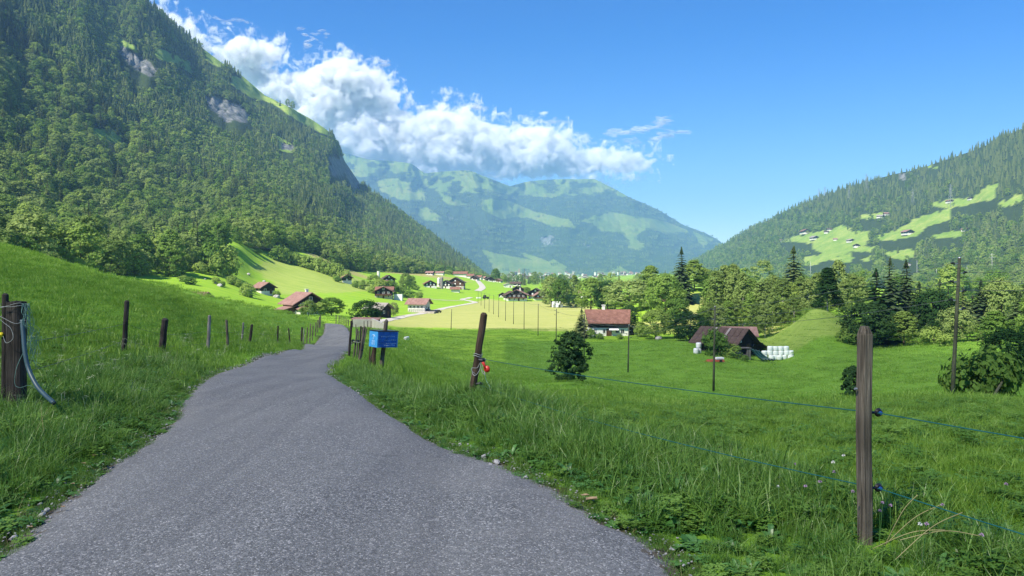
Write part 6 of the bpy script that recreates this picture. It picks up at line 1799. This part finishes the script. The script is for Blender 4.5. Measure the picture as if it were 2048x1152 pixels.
HERB = [fm('herb', herb(8, .17, .026, 4), M['herb']), fm('herb', herb(7, .13, .034, 5, .5), M['herb']), fm('herb', herb(9, .20, .020, 6, 1.2), M['herb']), fm('clover', trefoil(40, 7), M['herb']), fm('clover', trefoil(46, 8, .024, .14), M['grass_verge'])]
LAWN = [fm('lawn_tuft', blades(56, .13, .05, .15, .006, 9 + k, .8, 2), M['grass']) for k in range(2)] + [fm('lawn_tuft', blades(30, .12, .10, .24, .006, 12, .6, 3), M['grass'])]
STRW = [fm('stem', blades(9, .08, .30, .6, .003, 15, .9, 4), M['straw']), fm('stem', blades(7, .10, .22, .45, .003, 16, 1.1, 4), M['seed'])]
UMB = [fm('umbel', umbel(17, .3), M['seed']), fm('umbel', umbel(18, .26), M['seed'])]
MIDG = [fm('mid_tuft', blades(95, .42, .06, .17, .013, 20 + k, .8, 2), M['grass']) for k in range(3)]
FARG = [fm('far_tuft', blades(110, 1.15, .08, .22, .040, 25 + k, .8, 1), M['grass']) for k in range(3)]
def fan_points(d0, d1, dens, seed, u0=-80, u1=2130):
    r = np.random.default_rng(seed)
    a0, a1 = (u0 - CX) / F, (u1 - CX) / F
    n = int((d1 * d1 - d0 * d0) / 2 * (a1 - a0) * dens)
    y = np.sqrt(r.uniform(d0 * d0, d1 * d1, n)); x = y * r.uniform(a0, a1, n)
    return x, y
def rdist(x, y):
    """signed distance outside the road edges (positive outside)"""
    return np.maximum(road_x(y, -1) - x, x - road_x(y, 1))
def mk(x, y, r, s0, s1, tilt=.12, zoff=0.0, sz=None):
    n = len(x); z = H(x, y) + zoff
    s = r.uniform(s0, s1, n) if sz is None else sz
    return np.stack([x, y, z], 1), np.stack([r.normal(size=n) * tilt, r.normal(size=n) * tilt, r.uniform(0, 6.28, n)], 1), np.stack([s, s, s * r.uniform(.8, 1.2, n)], 1)
r = np.random.default_rng(77)
x, y = fan_points(2.3, 18, 240, 1)
k_ = r.uniform(size=len(x)) < np.clip((18 - y) / 6, 0, 1); x, y = x[k_], y[k_]
k_ = np.hypot(x - 2.035, y - 4.2) > .11; x, y = x[k_], y[k_]
d = rdist(x, y) + .10 * fbm(x * 3, y * 3, 2, 3)
right = x > 0.5 * (road_x(y, 1) + road_x(y, -1))
bw = np.where(right, 1.9 + .5 * fbm(x, y, 6, 3), 1.5 + .7 * fbm(x, y, 7, 3)) * np.clip(1.5 - y / 18, .5, 1) + r.normal(size=len(x)) * .25
keep = d > -0.12
x, y, d, right, bw = x[keep], y[keep], d[keep], right[keep], bw[keep]
verge = d < bw
p_, ro_, sc_ = mk(x, y, r, .7, 1.2)
hide_ = np.where((x > .9) & (x < 2.4) & (y < 4.5), .55, 1.0)
grow = hide_ * np.clip(.38 + d * .7, .3, .85) * np.where(verge, 1.0, .72)
tall = 1 + .35 * fbm(x * .8, y * .8, 12, 3)
sc_[:, :2] *= np.clip(grow * 1.3, .5, 1)[:, None]; sc_[:, 2] *= grow * tall
pick = r.uniform(size=len(x))
hz = fbm(x * 1.2, y * 1.2, 44, 3)
w1 = np.where(verge, np.where(pick < .60 - .35 * hz, r.integers(0, 3, len(x)), 3 + r.integers(0, 5, len(x))), np.where(pick < .86, 8 + r.integers(0, 3, len(x)), 6 + r.integers(0, 2, len(x))))
w1 = np.where((d < .16) & (pick < .8), 2, w1)
w1 = np.where((d < .12) & (pick > .55) & (pick < .62), 11, w1)
w1 = np.where(verge & (pick > .992) & (d > .3), 11 + (pick > .996), w1)
w1 = np.where(~right & (d > .8) & (d < 2.5) & (pick > .985) & (y > 7), 13, w1)
sc_[:, 2] *= np.where((w1 == 11) & (d < .14), .3, 1)
scatter('grass', p_, VERGE + HERB + LAWN + STRW + UMB, ro_, sc_, w1)
ng = len(x)
x, y = fan_points(10, 48, 8.5, 2)
k_ = r.uniform(size=len(x)) < np.clip((y - 10) / 6, 0, 1); x, y = x[k_], y[k_]
keep = rdist(x, y) > .25; x, y = x[keep], y[keep]; d = rdist(x, y)
p_, ro_, sc_ = mk(x, y, r, .8, 1.3, .08)
sc_[:, 2] *= np.where(d < 2.2, 1.25, .8) * (1 + .3 * fbm(x * .5, y * .5, 15, 3)) * np.clip(.5 + d * .4, .5, 1)
w1 = r.integers(0, 3, len(x))
scatter('meadow_grass', p_, MIDG, ro_, sc_, w1)
x, y = fan_points(9, 48, 1.6, 3)
d = rdist(x, y); left = x < road_x(y, -1)
keep = (d > .5) & (d < 2.6) & left & (fbm(x * .4, y * .4, 52, 2) > -.25); x, y = x[keep], y[keep]
p_, ro_, sc_ = mk(x, y, r, .7, 1.25, .1)
scatter('wildflowers', p_, UMB, ro_, sc_, (r.uniform(size=len(x)) > .55).astype(int))
x, y = fan_points(48, 250, .62, 4)
k_ = (rdist(x, y) > .8) | (y > 97)
k_ &= r.uniform(size=len(x)) < np.clip(60 / y, .12, 1)
x, y = x[k_], y[k_]
zz = H(x, y); vv = vrow(x, y, zz); uu = CX + F * x / y
k_ = ~((uu > 700) & (vv < 657) & (uu < 1210)); x, y = x[k_], y[k_]
s_ = np.clip(y / 70, .8, 2.2)
p_, ro_, sc_ = mk(x, y, r, 1, 1, .05, sz=s_ * r.uniform(.8, 1.2, len(s_))); sc_[:, 2] = r.uniform(.7, 1.3, len(x))
scatter('pasture', p_, FARG, ro_, sc_, r.integers(0, 3, len(x)))
print('grass', ng, len(x))
def pebble(seed):
    bm = bmesh.new(); bmesh.ops.create_icosphere(bm, subdivisions=1, radius=.5); q = random.Random(seed)
    for v in bm.verts: v.co *= q.uniform(.7, 1.2); v.co.z *= .55
    me = bpy.data.meshes.new('pebble'); bm.to_mesh(me); bm.free(); me.materials.append(M['rock']); return me
yv = r.uniform(3.2, 30, 5200) ** 1.0; sd_ = np.where(r.uniform(size=len(yv)) < .5, -1, 1)
xv = np.where(sd_ < 0, road_x(yv, -1), road_x(yv, 1)) + sd_ * (r.normal(size=len(yv)) * .10 - .03)
p_ = np.stack([xv, yv, H(xv, yv) + .012], 1); s_ = r.uniform(.006, .022, len(yv)) * (1 + 2 * (r.uniform(size=len(yv)) > .97))
scatter('gravel', p_, [pebble(k) for k in range(3)], r.uniform(0, 6, (len(yv), 3)) * [.1, .1, 1], np.stack([s_, s_, s_], 1), r.integers(0, 3, len(yv)))
# single clover flowers and grasses one can pick out
fr = random.Random(21)
for k, (u_, v_, D) in enumerate([(1666,926,4.6),(1668,946,4.4),(1640,965,4.3),(1611,974,4.5),(1687,912,4.7),(1765,1008,4.1),(1781,1013,4.1),(1760,1024,4.0),(1840,1050,3.8),(1853,1050,3.8),(1963,1072,3.7),(2012,970,4.4),(1556,975,4.6),(1590,930,5),(1705,985,4.2),(1885,1012,4.2)]):
    t_ = P(u_, v_, D); g_ = H1(t_.x, t_.y); h_ = t_.z - g_
    root = empty('clover_flower', (t_.x, t_.y, g_), fr.uniform(0, 6), '%s clover head on its stem %s the near right post' % ('white' if k % 4 == 0 else 'purple', 'left of' if u_ < 1730 else 'right of'), 'flower', 'clover heads around the near right post')
    b = (fr.uniform(-.05, .05), fr.uniform(-.05, .05))
    MB().tube([(b[0], b[1], 0), (b[0] * .4, b[1] * .4, h_ * .6), (0, 0, h_)], .0016, 4).build('stem', M['herb'], root)
    m = MB()
    for j in range(40):
        a, e = fr.uniform(0, 6.28), fr.uniform(-.4, 1.5); dd = Vector((math.cos(a) * math.cos(e), math.sin(a) * math.cos(e), math.sin(e))); q = Vector((0, 0, h_ + .004)) + dd * .004; t2 = dd.orthogonal().normalized() * .0025
        m.add([q - t2, q + t2, q + dd * .009 + t2 * .3], [(0, 1, 2)])
    m.build('head', M['clover_flower'] if k % 4 else M['white_flower'], root)
for k, (u_, v_, u2, v2, D) in enumerate([(1770,1090,1835,990,4.0),(1790,1120,1925,1025,3.8),(1740,1100,1890,1060,4.0),(1760,1100,1880,1010,4.1),(1800,1080,1960,1072,3.8)]):
    a, b = P(u_, v_, D), P(u2, v2, D - .1); mid = a.lerp(b, .55) + Vector((0, 0, .035))
    tag(curve_tube('grass_stem', [a, mid, b], .0022, M['straw'], None, 4), 'long pale grass stem bending to the right beside the near right post', 'grass stem', 'pale stems beside the near right post')

# ------------------------------------------------------------------ haze
hz_ = NT('valley_air')
vol = hz_.n('ShaderNodeVolumePrincipled', {'Color': (0.32, 0.60, 1.0, 1), 'Density': 0.000095, 'Anisotropy': 0.0})
hz_.t.links.new(vol.outputs[0], hz_.out.inputs['Volume'])
HB = MB().box((0, 5000, (1335 - 40) / 2), (30000, 12400, 1335 + 40))
ho = HB.build('haze', hz_.mat)
tag(ho, kind='stuff')

# ------------------------------------------------------------------ clouds
def puff_mesh(seed, sub=4):
    bm = bmesh.new(); bmesh.ops.create_icosphere(bm, subdivisions=sub, radius=1.0)
    co = np.array([v.co[:] for v in bm.verts])
    off = Vector((seed * 3.1, seed * 1.7, 0))
    from mathutils import noise as mn
    for v in bm.verts:
        q = v.co.copy()
        n1 = mn.fractal(q * 1.1 + off, 1.3, 2.1, 3)
        n2 = abs(mn.noise(q * 2.2 + off)) * .16
        v.co = q * (1 + .32 * n1 + n2 - .1)
        v.co.z *= .82
    me = bpy.data.meshes.new('cloud_puff'); bm.to_mesh(me); bm.free()
    me.polygons.foreach_set('use_smooth', [True] * len(me.polygons))
    return me
def mat_cloud(name, thin=0.0):
    t = NT(name)
    lw = t.n('ShaderNodeLayerWeight', {'Blend': 0.5})
    nz = t.noise(0.006, 6, 0.7, t.pos())
    fac = t.math('SUBTRACT', 1.0, lw.outputs['Facing'])
    nz2 = t.noise(0.02, 5, 0.7, t.pos())
    a = t.math('ADD', t.math('MULTIPLY', fac, 1.3), t.math('ADD', t.math('MULTIPLY', t.math('SUBTRACT', nz, 0.5), 2.4 if thin else .9), t.math('MULTIPLY', t.math('SUBTRACT', nz2, 0.5), 1.2 if thin else .25)))
    a = t.ramp(a, [(0.22, 0.0), (0.95, 0.72 if not thin else thin)])
    # light inside a cloud is scattered many times: its shading is softer than its shape
    nrm = t.n('ShaderNodeNewGeometry').outputs['Normal']
    vm_ = t.n('ShaderNodeVectorMath', {0: nrm, 1: (-0.6, -1.7, 1.7)}, operation='ADD')
    vn_ = t.n('ShaderNodeVectorMath', {0: vm_.outputs[0]}, operation='NORMALIZE')
    d = t.n('ShaderNodeBsdfDiffuse', {'Color': (0.95, 0.95, 0.96, 1), 'Normal': vn_.outputs[0]})
    tr = t.n('ShaderNodeBsdfTranslucent', {'Color': (0.92, 0.92, 0.94, 1), 'Normal': vn_.outputs[0]})
    s1 = t.n('ShaderNodeMixShader', {0: 0.3, 1: d.outputs[0], 2: tr.outputs[0]})
    tp_ = t.n('ShaderNodeBsdfTransparent')
    s2 = t.n('ShaderNodeMixShader', {0: a, 1: tp_.outputs[0], 2: s1.outputs[0]})
    t.t.links.new(s2.outputs[0], t.out.inputs['Surface'])
    return t.mat
CM = mat_cloud('cloud_white')
PUFF = [puff_mesh(k, 3) for k in range(5)]
for me in PUFF: me.materials.append(CM)
CPOLY = [(290,0),(330,12),(365,28),(402,60),(425,88),(470,68),(530,80),(575,98),(560,120),(540,140),(600,140),(640,122),(680,108),(730,125),(770,138),(775,160),(805,182),(800,215),(850,208),(900,200),(940,210),(960,235),(1000,245),(1040,252),(1080,247),(1110,252),(1130,275),(1170,290),(1200,290),(1240,298),(1290,300),(1320,306),(1312,325),(1290,345),(1230,352),(1180,354),(1100,358),(1040,366),(980,374),(900,372),(760,352),(690,340),(600,260),(500,180),(400,110),(300,40)]
cr_ = np.random.default_rng(31)
CP, CS, CI = [], [], []
cp = np.array(CPOLY, float)
def edge_dist(u_, v_):
    dmin = 1e9
    for i in range(len(cp)):
        a, b = cp[i], cp[(i + 1) % len(cp)]; ab = b - a
        t_ = np.clip(((u_ - a[0]) * ab[0] + (v_ - a[1]) * ab[1]) / (ab @ ab), 0, 1)
        q = a + ab * t_; dmin = min(dmin, math.hypot(u_ - q[0], v_ - q[1]))
    return dmin
tries = 0
while len(CP) < 1300 and tries < 16000:
    tries += 1
    u_, v_ = cr_.uniform(290, 1325), cr_.uniform(0, 375)
    if not inpoly(np.array([u_]), np.array([v_]), CPOLY)[0]: continue
    if inpoly(np.array([u_]), np.array([v_]), [(520,128),(575,122),(600,140),(560,150),(530,145)])[0] or inpoly(np.array([u_]), np.array([v_]), [(775,205),(860,212),(900,225),(860,240),(790,235)])[0]: continue
    e = edge_dist(u_, v_)
    rp = min(e * .95, cr_.choice([8, 12, 18, 28, 42])) + 3.0
    if rp < 3: continue
    D = 11500 - rp * 5 + cr_.uniform(-350, 350)
    z = CAMZ + (HV - v_) / F * D
    rm_ = rp / F * D
    if z - rm_ < 1380: z = 1380 + rm_
    CP.append(((u_ - CX) / F * D, D, z)); CS.append((rm_ * cr_.uniform(.9, 1.4), rm_, rm_ * cr_.uniform(.75, 1.0))); CI.append(cr_.integers(0, 5))
n = len(CP)
cl_ = scatter('clouds', np.array(CP), PUFF, np.stack([np.zeros(n), np.zeros(n), cr_.uniform(0, 6.28, n)], 1), np.array(CS), np.array(CI))
vt_ = NT('cloud_vapour')
n1_ = vt_.noise(0.004, 7, 0.68, vt_.pos(), 0.3)
dn_ = vt_.n('ShaderNodeAttribute', attribute_name='density').outputs['Fac']
e_ = vt_.math('ADD', dn_, vt_.math('MULTIPLY', vt_.math('SUBTRACT', n1_, 0.5), 2.2))
dens = vt_.math('MULTIPLY', vt_.ramp(e_, [(0.18, 0.0), (0.60, 1.0)]), 0.028)
pv_ = vt_.n('ShaderNodeVolumePrincipled', {'Color': (1, 1, 1, 1), 'Density': dens, 'Density Attribute': '', 'Anisotropy': -0.25})
vt_.t.links.new(pv_.outputs[0], vt_.out.inputs['Volume'])
g = cl_.modifiers[0].node_group
go = [q for q in g.nodes if q.bl_idname == 'NodeGroupOutput'][0]; iop = [q for q in g.nodes if q.bl_idname == 'GeometryNodeInstanceOnPoints'][0]
rl = g.nodes.new('GeometryNodeRealizeInstances'); mv = g.nodes.new('GeometryNodeMeshToVolume'); sm = g.nodes.new('GeometryNodeSetMaterial')
mv.resolution_mode = 'VOXEL_SIZE'; mv.inputs['Voxel Size'].default_value = 28.0; mv.inputs['Interior Band Width'].default_value = 130.0; mv.inputs['Density'].default_value = 1.0
sm.inputs['Material'].default_value = vt_.mat
g.links.new(iop.outputs[0], rl.inputs[0]); g.links.new(rl.outputs[0], mv.inputs['Mesh']); g.links.new(mv.outputs[0], sm.inputs[0]); g.links.new(sm.outputs[0], go.inputs[0])
cl_.data.materials.append(vt_.mat)
THN = mat_cloud('cloud_wisp', .16)
WP, WS, WI = [], [], []
for (u0_, v0_, u1_, v1_, n_, w_) in [(606,60,616,95,9,5),(612,92,640,62,8,4),(645,58,652,72,5,3.5),(430,35,490,42,9,5),(1215,268,1290,258,14,9),(1280,262,1345,238,12,8),(1300,278,1370,262,14,8),(1320,232,1345,250,7,6),(1250,285,1330,275,10,7),(930,205,965,222,8,8),(760,120,778,140,6,7),(1040,240,1120,243,8,6)]:
    for k in range(n_):
        t_ = cr_.uniform(0, 1); u_ = u0_ + (u1_ - u0_) * t_ + cr_.normal() * w_ * .5; v_ = v0_ + (v1_ - v0_) * t_ + cr_.normal() * w_ * .35
        D = 11600; WP.append(((u_ - CX) / F * D, D + cr_.uniform(-100, 100), CAMZ + (HV - v_) / F * D)); rm_ = w_ / F * D
        WS.append((rm_ * cr_.uniform(1, 2.2), rm_, rm_ * cr_.uniform(.35, .7))); WI.append(cr_.integers(0, 3))
PW = []
for k in range(3):
    me = puff_mesh(20 + k, 4); me.materials.append(THN); PW.append(me)
scatter('wispy_clouds', np.array(WP), PW, np.stack([np.zeros(len(WP)), cr_.uniform(-.4, .4, len(WP)), np.zeros(len(WP))], 1), np.array(WS), np.array(WI))
# unseen cloud added to shade the foreground: high to the left behind the photographer, its rim cut as the shadow's edge lies
SHADE = [(-18,30),(-18.5,42),(-20,50),(-23.5,57),(-26,90),(-30,130),(-33,190),(-34,235),(0,239),(26,214),(45,205),(56,196),(66,168),(82,186),(98,178),(86,152),(64,128),(60,104),(78,90),(110,60),(150,10),(130,-120),(-60,-160),(-120,-60),(-70,20)]
CH = 1750.0
def up(xy, h):
    g_ = H(xy[0].ravel(), xy[1].ravel()).reshape(xy[0].shape)
    k = (h - g_) / TO_SUN.z
    return (xy[0] + TO_SUN.x * k, xy[1] + TO_SUN.y * k)
gx, gy = np.arange(-125, 156, 4.0), np.arange(-165, 245, 4.0)
QX, QY = np.meshgrid(gx, gy)
wx, wy = QX + fbm(QX / 18, QY / 18, 61, 3) * 3, QY + fbm(QX / 18, QY / 18, 62, 3) * 3
ins = inpoly(wx, wy, SHADE)
thick = 12 + 30 * np.abs(fbm(QX / 40, QY / 40, 63, 4))
def mat_veil():
    t = NT('shade_veil')
    d = t.n('ShaderNodeBsdfDiffuse', {'Color': (.9, .9, .92, 1)}); tr = t.n('ShaderNodeBsdfTransparent')
    mx = t.n('ShaderNodeMixShader', {0: .28, 1: tr.outputs[0], 2: d.outputs[0]})      # light passes twice: lower and upper face
    t.t.links.new(mx.outputs[0], t.out.inputs['Surface'])
    return t.mat
tu = up((QX, QY), CH)
Vb = np.stack([tu[0], tu[1], np.full(QX.shape, CH)], -1).reshape(-1, 3); Vt = np.stack([tu[0], tu[1], CH + thick], -1).reshape(-1, 3)
allq = grid_quads(*QX.shape)
kq = ins.ravel()[allq].all(1)
qb = allq[kq]; N_ = len(Vb)
edges = {}
for f_ in qb:
    for a, b in zip(f_, np.roll(f_, -1)):
        edges[(a, b)] = edges.get((a, b), 0) + 1
side = [(a, b, b + N_, a + N_) for (a, b) in edges if (b, a) not in edges]
cme = fastmesh('shade_cloud', np.vstack([Vb, Vt]), np.vstack([qb[:, ::-1], qb + N_, np.array(side)]), mat_veil(), True)
tag(link(bpy.data.objects.new('cloud', cme)), 'unseen cloud high left behind the photographer, added to shade the road and near meadow', 'cloud')
